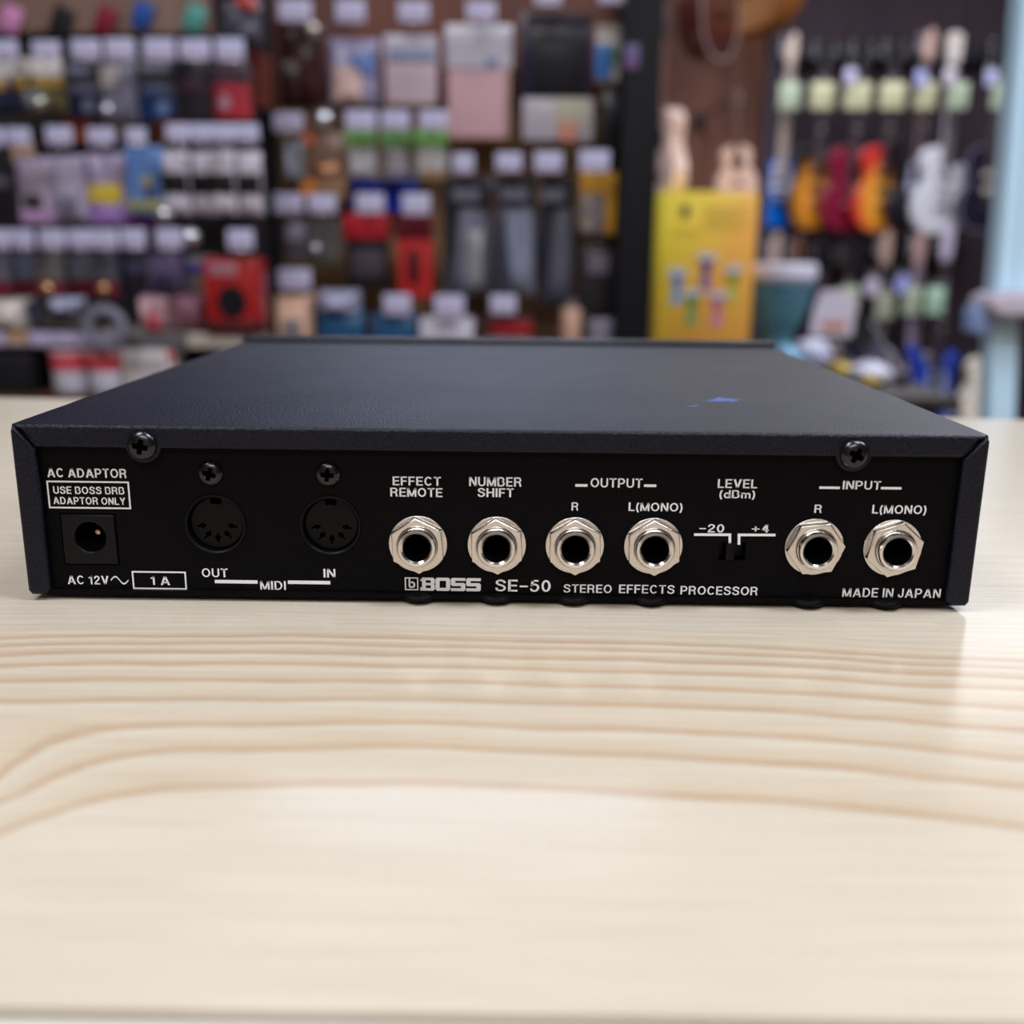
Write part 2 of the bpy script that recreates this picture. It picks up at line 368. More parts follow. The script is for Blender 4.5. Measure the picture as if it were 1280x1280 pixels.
# top: near edge parallel to the unit, far edge cut slightly askew
quad = [(-1.0, -.1330), (1.0, -.1310), (1.0, .232), (-1.0, .362)]
bm = bmesh.new(); vt = [bm.verts.new((x, y, 0)) for x, y in quad]; vb = [bm.verts.new((x, y, -.03)) for x, y in quad]
bm.faces.new(vt); bm.faces.new(vb[::-1])
for i in range(4): bm.faces.new([vt[i], vb[i], vb[(i+1) % 4], vt[(i+1) % 4]])
bmesh.ops.bevel(bm, geom=[e for e in bm.edges], offset=.002, segments=2, affect='EDGES')
link('counter_top', finish(bm), table_material(), ct, (0, -.09, TZ))
bm = bmesh.new()
pr = [[(x, y, z) for y, z in ((y0, TZ+.0002), (y0, TZ-.0302), (y0-.0004, TZ-.0302), (y0-.0032, TZ-.0290), (y0-.0034, TZ-.0022), (y0-.0026, TZ-.0006), (y0-.0012, TZ+.0002))] for x, y0 in ((-1.0, -.1331), (1.0, -.1311))]
VV = [[bm.verts.new(p) for p in r] for r in pr]; bm.faces.new(VV[0]); bm.faces.new(VV[1][::-1])
for k in range(7): bm.faces.new([VV[0][k], VV[1][k], VV[1][(k+1) % 7], VV[0][(k+1) % 7]])
tag(link('edge_band', finish(bm), mat((206, 203, 200), .4), ct, (0, -.09, 0)), 'pale grey edge strip')
link('cabinet', box(-.95, .95, -.19, .11, 0, TZ-.0305), wood_material('counter_body', (205, 185, 158), (220, 200, 174), (3, 3, 1)), ct)

# ------------------------------------------------------------------ the effects unit
GAP = .0012; UZ = TZ + GAP; W2, H, D = .109, .0403, .1995
unit = empty('effects_unit', (0, 0, UZ-GAP), 'black half-rack stereo effects processor, rear connectors facing, lying on the pale counter', 'effects unit')
def up(u, v, y=0.0):      # picture position on the unit's rear plane -> unit coordinates
    p = at(u, v, y); return (p.x, p.z-UZ+GAP)
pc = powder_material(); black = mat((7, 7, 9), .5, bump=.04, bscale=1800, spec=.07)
B0, B1 = GAP, GAP+H
# cover: top plate, two side walls and the three bent rear lips with mitred corners
bm = bmesh.new()
add_box(bm, -W2, W2, .0009, D, B1-.0013, B1, .00055, 2)
add_box(bm, -W2, -W2+.0013, .0009, D, B0+.0005, B1-.0001, .0005, 2)
add_box(bm, W2-.0013, W2, .0009, D, B0+.0005, B1-.0001, .0005, 2)
cover_me = finish(bm)
il, ir, it = -.1036, .1034, B1-.0052
s1, s2 = up(178, 557), up(1068, 568)
def arc(c, r, a0, a1, n=12): return [(c[0]+r*math.cos(a0+(a1-a0)*i/n), c[1]+r*math.sin(a0+(a1-a0)*i/n)) for i in range(n+1)]
def tab(c):
    r = .0041; dz = it-c[1]; a = math.asin(max(-1, min(1, dz/r)))
    return arc(c, r, a, -PI-a)[::-1]
lip_top = [(-W2+.0010, B1-.0002), (il, it)] + tab(s1) + tab(s2) + [(ir, it), (W2-.0010, B1-.0002), (W2-.0018, B1), (-W2+.0018, B1)]
lip_l = [(-W2, B1-.0016)] + [(-W2, B0+.0012), (-W2+.0008, B0+.0002), (il-.0016, B0+.0002), (il-.0002, B0+.0014), (il-.0002, it-.0003), (-W2+.0010, B1-.0006), (-W2+.0004, B1-.0006)]
lip_r = [(-x if x < -.105 else -x+(ir+il), z) for x, z in lip_l]
lips = plate([lip_top, lip_l, lip_r], .0018, .0008, 3); lips.transform(Matrix.Translation((0, .0009, 0)))
bm = bmesh.new(); bm.from_mesh(cover_me); bm.from_mesh(lips)
me = bpy.data.meshes.new('cover'); bm.to_mesh(me); bm.free()
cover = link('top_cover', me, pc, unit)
# chalky blue smudges on the top
def smudge(u, v, pts, z):
    d = ray(u, v); p = CP + d*((UZ-GAP+z-CP.z)/d.z); return [(p.x+a*.001, p.y+b*.0024) for a, b in pts]
sm = plate([smudge(905, 500, [(-6, -.6), (-3, 0), (-1.6, 1.3), (-.3, 2.2), (.6, 1), (2.2, 1.2), (5, .2), (2.4, -.5), (2.6, -1.8), (.3, -1), (-2, -1.5)], B1),
            smudge(866, 507, [(-2.2, -.5), (0, -.2), (2.2, .5), (.8, -.7), (-.8, -1)], B1)], .00004)
sm.transform(Matrix(((1, 0, 0, 0), (0, 0, 1, 0), (0, 1, 0, B1+.00003), (0, 0, 0, 1))))
tag(link('smudge', sm, mat((66, 86, 136), .8), cover, smooth=False), 'faint blue chalky smudge')
# front bezel beyond the far edge
link('front_panel', box(-W2-.0006, W2+.0006, D, D+.012, B0, B1+.0018, bev=.0008, seg=3), mat((10, 11, 16), .3, spec=.3), unit)
# bottom plate with dark rounded bumps below the jacks
JX = [up(u, v) for u, v in ((521.7, 682.4), (620.8, 683.4), (718.9, 684.3), (817.7, 685), (1020, 686), (1118.8, 687.3))]
bm = bmesh.new()
add_box(bm, -W2+.0014, W2-.0014, .0012, D, B0, B0+.0012)
for x, z in JX:
    r = bmesh.ops.create_uvsphere(bm, u_segments=20, v_segments=10, radius=1)
    for v in r['verts']: v.co = Vector((x+v.co.x*.0044, .0038+v.co.y*.0046, B0+.0003+v.co.z*.0014))
link('bottom_plate', finish(bm), black, unit)
for sx, y in ((-1, .012), (1, .012), (-1, .185), (1, .185)):
    link('rubber_foot', lathe([(0, 0), (.005, 0), (.0055, .0006), (.0055, B0), (0, B0)], 24, o=(sx*.097, y, 0)), mat((18, 18, 20), .8), unit)
# rear panel with real openings
PY = .0020                                   # face of the rear panel behind the lips
dins = [up(266, 658.5), up(411, 660)]
dc0, dc1 = up(76, 709), up(140, 645)
sw0, sw1 = up(900, 703.5), up(935, 681)
holes = [circ(x, z, .0046, 36) for x, z in JX] + [circ(x, z, .0072, 48) for x, z in dins] + [rect(dc0[0], dc0[1], dc1[0], dc1[1]), rect(sw0[0], sw0[1], sw1[0], sw1[1])]
panel_me = plate([rect(-W2+.0014, B0+.0001, W2-.0014, B1-.0013)] + holes, .0010)
panel = link('rear_panel', panel_me, black, unit, (0, PY+.0005, 0), smooth=False)
ink = mat((244, 244, 252), .5)
def print_text(txt, u0, v1, u1, v0, weight=.012, par=None):
    a = up(u0, v1, PY); b = up(u1, v1, PY); c = up(u0, v0, PY)
    me = words_mesh(txt, (a[0], -.00053, a[1]), b[0]-a[0], c[1]-a[1])
    # the printing follows the panel's own level, so nothing is rotated
    return link('printed_words', me, ink, par or panel, smooth=False)
T = [('AC ADAPTOR', 59.5, 596.3, 158.5, 585, .02), ('USE BOSS BRB', 67, 617, 155.8, 607.8, .014), ('ADAPTOR ONLY', 67, 630, 157, 621, .014),
     ('AC 12V', 85, 730, 136.4, 719.2, .016), ('1 A', 188.6, 731, 212.8, 720, .02), ('OUT', 252.6, 721.2, 285, 710.3, .016), ('IN', 404.6, 721.7, 419.4, 711, .016),
     ('MIDI', 325.5, 737, 357.6, 726, .02), ('EFFECT', 491, 606.5, 551.1, 595.5, .016), ('REMOTE', 488, 620.5, 553, 609.5, .016), ('NUMBER', 586.5, 607.5, 652, 596, .016),
     ('SHIFT', 597, 621, 642, 610, .016), ('OUTPUT', 738, 609, 802.8, 597.5, .016), ('R', 714.3, 638, 723, 627.8, .014), ('L(MONO)', 785.6, 638.6, 853, 628, .014),
     ('SE-50', 619, 739, 688.2, 724.3, .02), ('STEREO', 704.3, 740.6, 764.6, 730.2, .02), ('EFFECTS', 773.5, 741.4, 843, 730.6, .02), ('PROCESSOR', 850.3, 743, 947, 732.3, .02),
     ('LEVEL', 897, 609.8, 946.3, 598.8, .016), ('(dBm)', 899, 622.5, 943.6, 612.5, .02), ('INPUT', 1053, 611.5, 1100.5, 600.8, .016), ('R', 1017.6, 641, 1027, 630.7, .014),
     ('L(MONO)', 1089.8, 641.8, 1157.5, 631, .014), ('-20', 874, 665.2, 905, 655, .014), ('+4', 939.3, 665.4, 960.8, 655.3, .014), ('MADE IN JAPAN', 1052.5, 746, 1175.3, 734.6, .016)]
for t in T: print_text(*t)
def stroke(name, loops, par=panel):
    me = plate(loops, .00004); return link(name, me, ink, par, (0, -.00052, 0), smooth=False)
def R4(u0, v0, u1, v1):
    a = up(u0, v1, PY); b = up(u1, v0, PY); return rect(a[0], a[1], b[0], b[1])
def frame(u0, v0, u1, v1, t=.00035):
    a = up(u0, v1, PY); b = up(u1, v0, PY)
    return [rect(a[0], a[1], b[0], b[1]), rect(a[0]+t, a[1]+t, b[0]-t, b[1]-t)]
stroke('printed_frame', frame(61.5, 602, 161, 635.2)); stroke('printed_frame', frame(166.5, 714.6, 232.2, 736.2))
for r in ((268.7, 725.4, 321.8, 728.9), (360, 726.2, 412.8, 729.8), (719, 605.2, 734.4, 608.3), (804.9, 605.6, 820.4, 608.6), (1024, 608.3, 1050, 611), (1101, 608.9, 1127, 611.6)):
    stroke('printed_line', [R4(*r)])
def poly(pts): return [up(u, v, PY) for u, v in pts]
stroke('printed_line', [poly([(867.5, 669.8), (867.5, 666.6), (914, 666.8), (914, 680.5), (910.6, 680.5), (910.6, 670)])])
stroke('printed_line', [poly([(922, 680.8), (922, 667), (969.3, 667.2), (969.3, 670.3), (925.4, 670.2), (925.4, 680.8)])])
sine_u = [up(138.6+22*i/20, 725.2-4.4*math.sin(2*PI*i/20), PY) for i in range(21)]
stroke('printed_wave', [[(x, z+.00018) for x, z in sine_u] + [(x, z-.00018) for x, z in sine_u[::-1]]])
# maker's mark: framed rounded b, then wide block letters
lo, hi = up(506.2, 737.6, PY), up(522.8, 721.8, PY); lw = hi[0]-lo[0]; lh = hi[1]-lo[1]
def LG(x, z): return (lo[0]+x*lw, lo[1]+z*lh)
logo_m = mat((222, 222, 228), .45)
mk = [[LG(0, 0), LG(1, 0), LG(1, 1), LG(0, 1)], [LG(.09, .09), LG(.91, .09), LG(.91, .91), LG(.09, .91)],
      [LG(.28, .91), LG(.28, .3), LG(.36, .18), LG(.62, .18), LG(.76, .3), LG(.76, .55), LG(.62, .68), LG(.44, .68), LG(.44, .56), LG(.58, .56), LG(.63, .5), LG(.63, .35), LG(.56, .3), LG(.44, .3), LG(.40, .36), LG(.40, .91)]]
link('maker_mark', plate(mk, .00004), logo_m, panel, (0, -.00052, 0), smooth=False)
blo, bhi = up(525.4, 738.2, PY), up(601, 722.8, PY); bw = (bhi[0]-blo[0]); bh = bhi[1]-blo[1]
def BL(k, pts): return [(blo[0]+bw*(k*.253+x*.241), blo[1]+bh*z) for x, z in pts]
Bo = [(0, 0), (.88, 0), (1, .12), (1, .42), (.93, .5), (1, .58), (1, .88), (.88, 1), (.12, 1), (.12, .87), (0, .87), (0, .74), (.12, .74), (.12, .26), (0, .26)]
letters = [BL(0, Bo), BL(0, [(.38, .2), (.72, .2), (.72, .41), (.38, .41)]), BL(0, [(.38, .6), (.72, .6), (.72, .8), (.38, .8)]),
           BL(1, [(.1, 0), (.9, 0), (1, .12), (1, .88), (.9, 1), (.1, 1), (0, .88), (0, .12)]), BL(1, [(.28, .23), (.72, .23), (.72, .77), (.28, .77)])]
So = [(0, 0), (.9, 0), (1, .1), (1, .52), (.9, .62), (.3, .62), (.3, .78), (1, .78), (1, 1), (.1, 1), (0, .9), (0, .48), (.1, .38), (.7, .38), (.7, .22), (0, .22)]
letters += [BL(2, So), BL(3, So)]
link('maker_lettering', plate(letters, .00004), logo_m, panel, (0, -.00052, 0), smooth=False)
# screws
scr = mat((62, 62, 66), .24, .95)
def screw(c, y, r, rot):
    s = link('screw', lathe([(0, r*.44), (r*.4, r*.43), (r*.66, r*.38), (r*.86, r*.25), (r*.97, r*.1), (r, r*.04), (r, 0), (0, 0)], 40, '-Y'), scr, unit, (c[0], y, c[1]), (0, rot, 0))
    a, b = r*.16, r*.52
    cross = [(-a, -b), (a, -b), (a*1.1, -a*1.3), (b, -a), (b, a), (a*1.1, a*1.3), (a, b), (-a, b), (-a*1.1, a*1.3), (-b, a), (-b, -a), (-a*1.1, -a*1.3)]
    link('cross_shade', plate([cross], r*.08), mat((2, 2, 3), .9, spec=0), s, (0, -r*.41, 0), smooth=False)  # raised black cross, its colour stands for the shade of a recess
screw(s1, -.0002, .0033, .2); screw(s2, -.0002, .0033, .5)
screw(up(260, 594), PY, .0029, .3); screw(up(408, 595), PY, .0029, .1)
# phone jacks: washer, hex nut, threaded collar, dark bore
nickel = mat((232, 227, 222), .26, 1, bump=.05, bscale=900); nickel2 = mat((232, 230, 228), .15, 1)
for k, (x, z) in enumerate(JX):
    j = link('phone_jack', lathe([(.0032, .0), (.0032, .0040), (.0036, .0044), (.0042, .0043), (.0045, .0038), (.0045, -.001), (.0045, -.006)], 48, '-Y'), nickel2, unit, (x, PY, z))
    tag(j, 'nickel collar')
    link('washer', plate([circ(0, 0, .0067, 56), circ(0, 0, .0046, 40)], .0006, .0001), nickel, j, (0, -.0003, 0))
    n = circ(0, 0, .00665, 6, a0=PI/2+[.06, .04, .02, .04, -.42, -.20][k])
    link('hex_nut', plate([n, circ(0, 0, .0046, 40)], .0020, .0003), nickel, j, (0, -.0016, 0))
    link('bore', lathe([(.0032, .0036), (.0031, -.020), (0, -.020)], 32, '-Y'), mat((3, 3, 4), .5), j)
# five-pin round sockets
din_m = mat((8, 8, 10), .4, spec=.16)
for x, z in dins:
    s = link('midi_socket', lathe([(.0072, -.0002), (.0070, .0003), (.0066, .0004), (.0064, .0002), (.0062, -.0050)], 48, '-Y'), din_m, unit, (x, PY, z))
    outl = []
    for i in range(72):
        a = PI/2 + 2*PI*(i+.5)/72; rr = .0060
        outl.append((rr*math.cos(a), rr*math.sin(a)))
    key = [(-.0011, .0045), (.0011, .0045)]
    outl = [p for p in outl if not (abs(p[0]) < .0011 and p[1] > 0)]
    i0 = min(range(len(outl)), key=lambda i: abs(outl[i][0]+.0012)+(9 if outl[i][1] < 0 else 0))
    outl = outl[i0:]+outl[:i0]
    pins = []
    for k in range(5):
        a = PI + math.radians(12) + math.radians(39)*k
        c, d = math.cos(a), math.sin(a); q = .0036
        pts = []
        for t, wd in ((.0026, .00028), (.0031, .00028), (.0032, .0006), (.0038, .0006), (.0039, .00025), (.0048, .00025)): pts.append((t, wd))
        pins.append([(c*t-d*wd, d*t+c*wd) for t, wd in pts] + [(c*t+d*wd, d*t-c*wd) for t, wd in pts[::-1]])
    link('insert', plate([[(-.0012, .0045), (.0012, .0045)][::-1] + outl] + pins, .0020, .0001), din_m, s, (0, .0024, 0), smooth=False)
    link('shell', lathe([(.0063, -.0030), (.0063, -.012), (0, -.012)], 32, '-Y'), mat((3, 3, 4), .6), s)
# mains jack block
cx, cz = (dc0[0]+dc1[0])/2, (dc0[1]+dc1[1])/2; hw, hh = (dc1[0]-dc0[0])/2, (dc1[1]-dc0[1])/2
jk = link('power_jack', plate([rect(-hw+.0003, -hh+.0003, hw-.0003, hh-.0003), circ(.0003, .0006, .0036, 40)], .006,   .0003), mat((10, 10, 14), .36, spec=.2), unit, (cx, PY+.0026, cz))
link('socket_well', lathe([(.0036, .0), (.0035, -.010), (0, -.010)], 32, '-Y', (.0003, 0, .0006)), mat((4, 4, 5), .5), jk)
tag(link('centre_pin', lathe([(0, .0028), (.0006, .0027), (.0010, .0020), (.0010, -.009)], 20, '-Y', (.0003, .004, .0006)), mat((196, 170, 140), .25, 1), jk), 'brass centre pin')
# level slide switch
sx, sz = (sw0[0]+sw1[0])/2, (sw0[1]+sw1[1])/2; shw, shh = (sw1[0]-sw0[0])/2, (sw1[1]-sw0[1])/2
sl = link('level_switch', box(-shw, shw, .0035, .005, -shh, shh), mat((6, 6, 8), .5), unit, (sx, PY, sz))
bm = bmesh.new(); add_box(bm, -shw*.5, shw*.12, -.0006, .0036, -shh*.9, shh*.9, .0002)
for k in range(4): add_box(bm, -shw*.44+k*shw*.15, -shw*.36+k*shw*.15, -.0009, 0, -shh*.8, shh*.8)
link('slider', finish(bm), mat((9, 9, 11), .4, spec=.2), sl)

# ------------------------------------------------------------------ accessory racks
YA, YB = 1.50, 1.72
def bx(name, u0, v0, u1, v1, Yf, Yb, m, par, lab=None, bev=.002):
    a, b = at(u0, v1, Yf), at(u1, v0, Yf)
    o = link(name, box(a.x, b.x, Yf, Yb, a.z, b.z, bev=bev), m, par)
    if par is not None: o.location = -par.location
    if lab: o['label'] = lab
    return o
ra = empty('display_rack', (at(165, 490, YA).x, YA, 0), 'dark accessory rack with tan header board and low brown ledge, by the counter end', 'display rack')
zA = at(160, 484, YA).z                       # ledge top
zM = at(160, 413, YA).z                       # middle shelf top
xa0, xa1 = at(-60, 300, YA).x, at(330, 300, YA+.15).x
dkb = wood_material('dark_backboard', (20, 17, 20), (32, 25, 27), (5, 5, 1), .7); tan = wood_material('tan_header', (112, 86, 76), (128, 102, 88), (9, 9, 1))
def rel(par, me): me.transform(Matrix.Translation(-par.location)); return me
link('back_panel', rel(ra, box(xa0, xa1, YA+.12, YA+.14, 0, at(0, 42, YA+.12).z)), dkb, ra)
link('header_board', rel(ra, box(xa0, at(262, 20, YA+.12).x, YA+.10, YA+.14, at(0, 42, YA+.12).z, at(0, -60, YA+.12).z)), tan, ra)
link('shelf', rel(ra, box(xa0, at(333, 400, YA+.1).x, YA-.055, YA+.12, zM-.022, zM, bev=.001)), mat((176, 166, 158), .5), ra)
link('price_rail', rel(ra, box(xa0, at(246, 400, YA).x, YA-.060, YA-.0551, zM-.024, zM+.001)), mat((92, 90, 96), .4), ra)
link('ledge', rel(ra, box(xa0, at(333, 400, YA+.1).x, YA-.09, YA+.12, zA-.022, zA, bev=.002)), wood_material('ledge_wood', (66, 38, 22), (84, 50, 30), (1, 12, 12)), ra)
link('base', rel(ra, box(xa0, xa1, YA-.06, YA+.12, 0, zA-.022)), dkb, ra)
um = mat((10, 10, 14), .6, spec=.15)
a, b = at(329, 220, YB-.05), at(346, 220, YB-.05)
link('upright', rel(ra, box(a.x, b.x, YB-.05, YB-.02, 0, at(0, -60, YB).z, bev=.002)), um, ra)
link('side_strip', rel(ra, box(at(310, 100, YA+.05).x, at(328, 100, YA+.05).x, YA+.05, YA+.12, at(310, 132, YA+.05).z, at(310, 62, YA+.05).z)), wood_material('russet_strip', (92, 30, 10), (110, 40, 16)), ra)
rb = empty('display_rack', (at(560, 430, YB).x, YB, 0), 'brown-backed accessory rack with black end panel, behind the effects unit', 'display rack')
zB = at(560, 424, YB).z
xb0, xb1 = at(340, 300, YB+.12).x, at(772, 300, YB-.08).x
link('back_panel', rel(rb, box(xb0, xb1, YB+.12, YB+.14, 0, at(0, -60, YB).z)), wood_material('brown_backboard', (128, 92, 60), (158, 118, 78), (5, 5, 1)), rb)
link('upper_board', rel(rb, box(xb0, xb1, YB+.112, YB+.12, at(0, 128, YB+.12).z, at(0, -60, YB).z)), wood_material('upper_board', (78, 32, 20), (104, 50, 30), (5, 5, 1)), rb)
xs0 = at(346, 300, YB-.05).x
link('shelf', rel(rb, box(xs0, xb1, YB-.07, YB+.12, zB-.015, zB, bev=.001)), mat((70, 66, 70), .5), rb)
link('base', rel(rb, box(xs0, xb1, YB-.04, YB+.12, 0, zB-.015)), dkb, rb)
link('end_panel', rel(rb, box(xb1, at(818, 300, YB-.08).x, YB-.08, YB+.14, 0, at(0, -60, YB).z, bev=.003)), mat((12, 11, 17), .55, spec=.15), rb)

tag_m = mat((184, 184, 216), .55); wire_m = mat((190, 190, 196), .15, 1); stripe_m = mat((176, 162, 190), .55)  # white tags, with the cool light's lavender cast put into their colour
TAGN = [0]
def hook(trect, Y, wall, ztop, xc, short, pre='price tag on a wire hook above the', grp='price tags on wire hooks'):
    """wire peg from the back board, tag clipped to its front end"""
    yf = Y-.075
    a, b = at(trect[0], trect[3], yf), at(trect[2], trect[1], yf)
    tx, tz = (a.x+b.x)/2, a.z
    e = empty('display_hook', (xc, Y, ztop), pre+' '+short, 'price tag', grp)
    bm = bmesh.new()
    add_tube(bm, [(0, wall-Y, 0), (0, -.050, 0), (tx-xc, -.066, max(.004, min(.03, (tz-ztop)*.5))), (tx-xc, -.074, tz-ztop+.006)], .0016, 8)
    link('wire', finish(bm), wire_m, e)
    bm = bmesh.new(); bmesh.ops.create_uvsphere(bm, u_segments=14, v_segments=9, radius=.0050)  # chrome ball added at the wire end to catch glints
    for v in bm.verts: v.co += Vector((tx-xc, -.0735, tz-ztop-.001))
    link('wire_tip', finish(bm), wire_m, e)
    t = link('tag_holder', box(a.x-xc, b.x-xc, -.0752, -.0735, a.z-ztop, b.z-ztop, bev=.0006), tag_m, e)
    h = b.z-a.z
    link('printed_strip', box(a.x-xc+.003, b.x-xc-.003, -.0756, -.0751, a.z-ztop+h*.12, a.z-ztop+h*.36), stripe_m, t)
    return e
def shade(kind, c):
    if kind.endswith('~'): return plastic(c)
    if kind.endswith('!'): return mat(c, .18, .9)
    return mat(c, .5, 0, .05, spec=.22)
def shape(kind, w, h, d):
    k = kind.rstrip('~!')
    if k == 'bag': return pillow(w, h, d)
    if k == 'card': return box(-w/2, w/2, -d, 0, 0, h, bev=min(.0015, d*.3, w*.2, h*.2))
    if k == 'tilt': 
        me = box(-w/2, w/2, -d, 0, 0, h, bev=min(.004, d*.3)); me.transform(Matrix.Translation((0, 0, h/2)) @ Matrix.Rotation(.42, 4, 'Y') @ Matrix.Translation((0, 0, -h/2))); return me
    if k == 'disc': 
        me = lathe([(0, d), (.9, d), (1, d*.8), (1, 0), (0, 0)], 28, '-Y'); me.transform(Matrix.Diagonal((w/2, 1, h/2, 1))); me.transform(Matrix.Translation((0, 0, h/2))); return me
    if k == 'dome':  # mirror dome, added to stock wherever a glint is wanted
        me = lathe([(math.sin(t*PI/20)*.5*w, math.cos(t*PI/20)*.5*w) for t in range(11)], 24, '-Y'); me.transform(Matrix.Translation((0, 0, h/2))); return me
    if k == 'ring': 
        me = ring_mesh(w*.36, w*.13); me.transform(Matrix.Diagonal((1, d/(w*.26), h/w, 1))); me.transform(Matrix.Translation((0, -d/2, h/2))); return me
    if k == 'can': 
        return lathe([(0, 0), (w*.47, 0), (w*.5, h*.04), (w*.5, h*.96), (w*.46, h), (0, h)], 28)
    if k == 'wedge':      # long triangle, point down
        return plate([[(-w/2, h), (w/2, h), (w*.06, 0), (-w*.06, 0)]], d)
    if k == 'peak':       # long triangle, point up
        return plate([[(-w*.12, h), (w*.12, h), (w/2, 0), (-w/2, 0)]], d)
    raise ValueError(kind)
PACKN = [0]
def item(name, cat, label, short, r, Y, base, parts=(), tagr=None, group=None, zb=None, wall=None, d=None, pn='body'):
    """one piece of stock. r = its outline as seen; base = (kind, colour, depth)"""
    a, b = at(r[0], r[3], Y), at(r[2], r[1], Y)
    w, h, xc = (b.x-a.x)*(1 if zb is not None else .94), b.z-a.z, (a.x+b.x)/2
    z0 = a.z
    if wall is not None: Y += .022*(PACKN[0] % 2); PACKN[0] += 1
    if zb is not None: z0 = zb; h = b.z-zb
    kind, colr, dep = base
    e = empty(name, (xc, Y, z0), label, cat, group)
    o = link(pn, shape(kind, w, h, dep), shade(kind, colr), e)
    if kind.rstrip('~!') == 'can': o.location = (0, 0, 0)
    front = dep*(.93 if kind.startswith('bag') else 1)
    for p in parts:
        pname, k, fx0, fy0, fx1, fy1, pd, c = p[:8]
        pw, phh = w*(fx1-fx0), h*(fy1-fy0)
        q = link(pname, shape(k, pw, phh, pd+(0 if k.startswith('can') else front*.5)), shade(k, c), e)
        off = -front*.5 if not k.startswith('can') else 0
        if k.rstrip('~!') in ('wedge', 'peak'): off = -front-pd*.3
        if k.rstrip('~!') == 'dome': off = -front-.001
        q.location = (-w/2+w*(fx0+fx1)/2, off, h*(1-fy1))
        if len(p) > 8: q['label'] = p[8]
    if tagr is None and wall is not None:
        link('hang_peg', tube([(0, -dep*.5, h-.006), (0, wall-Y, h-.006)], .0016, 6), wire_m, e)
    if tagr:
        hook(tagr, Y, wall if wall else Y+.12, z0+h-.004, xc, short)
    return e
LIL = (176, 166, 196); GRY = (98, 98, 112); DK = (38, 38, 46); WHT = (208, 206, 218)
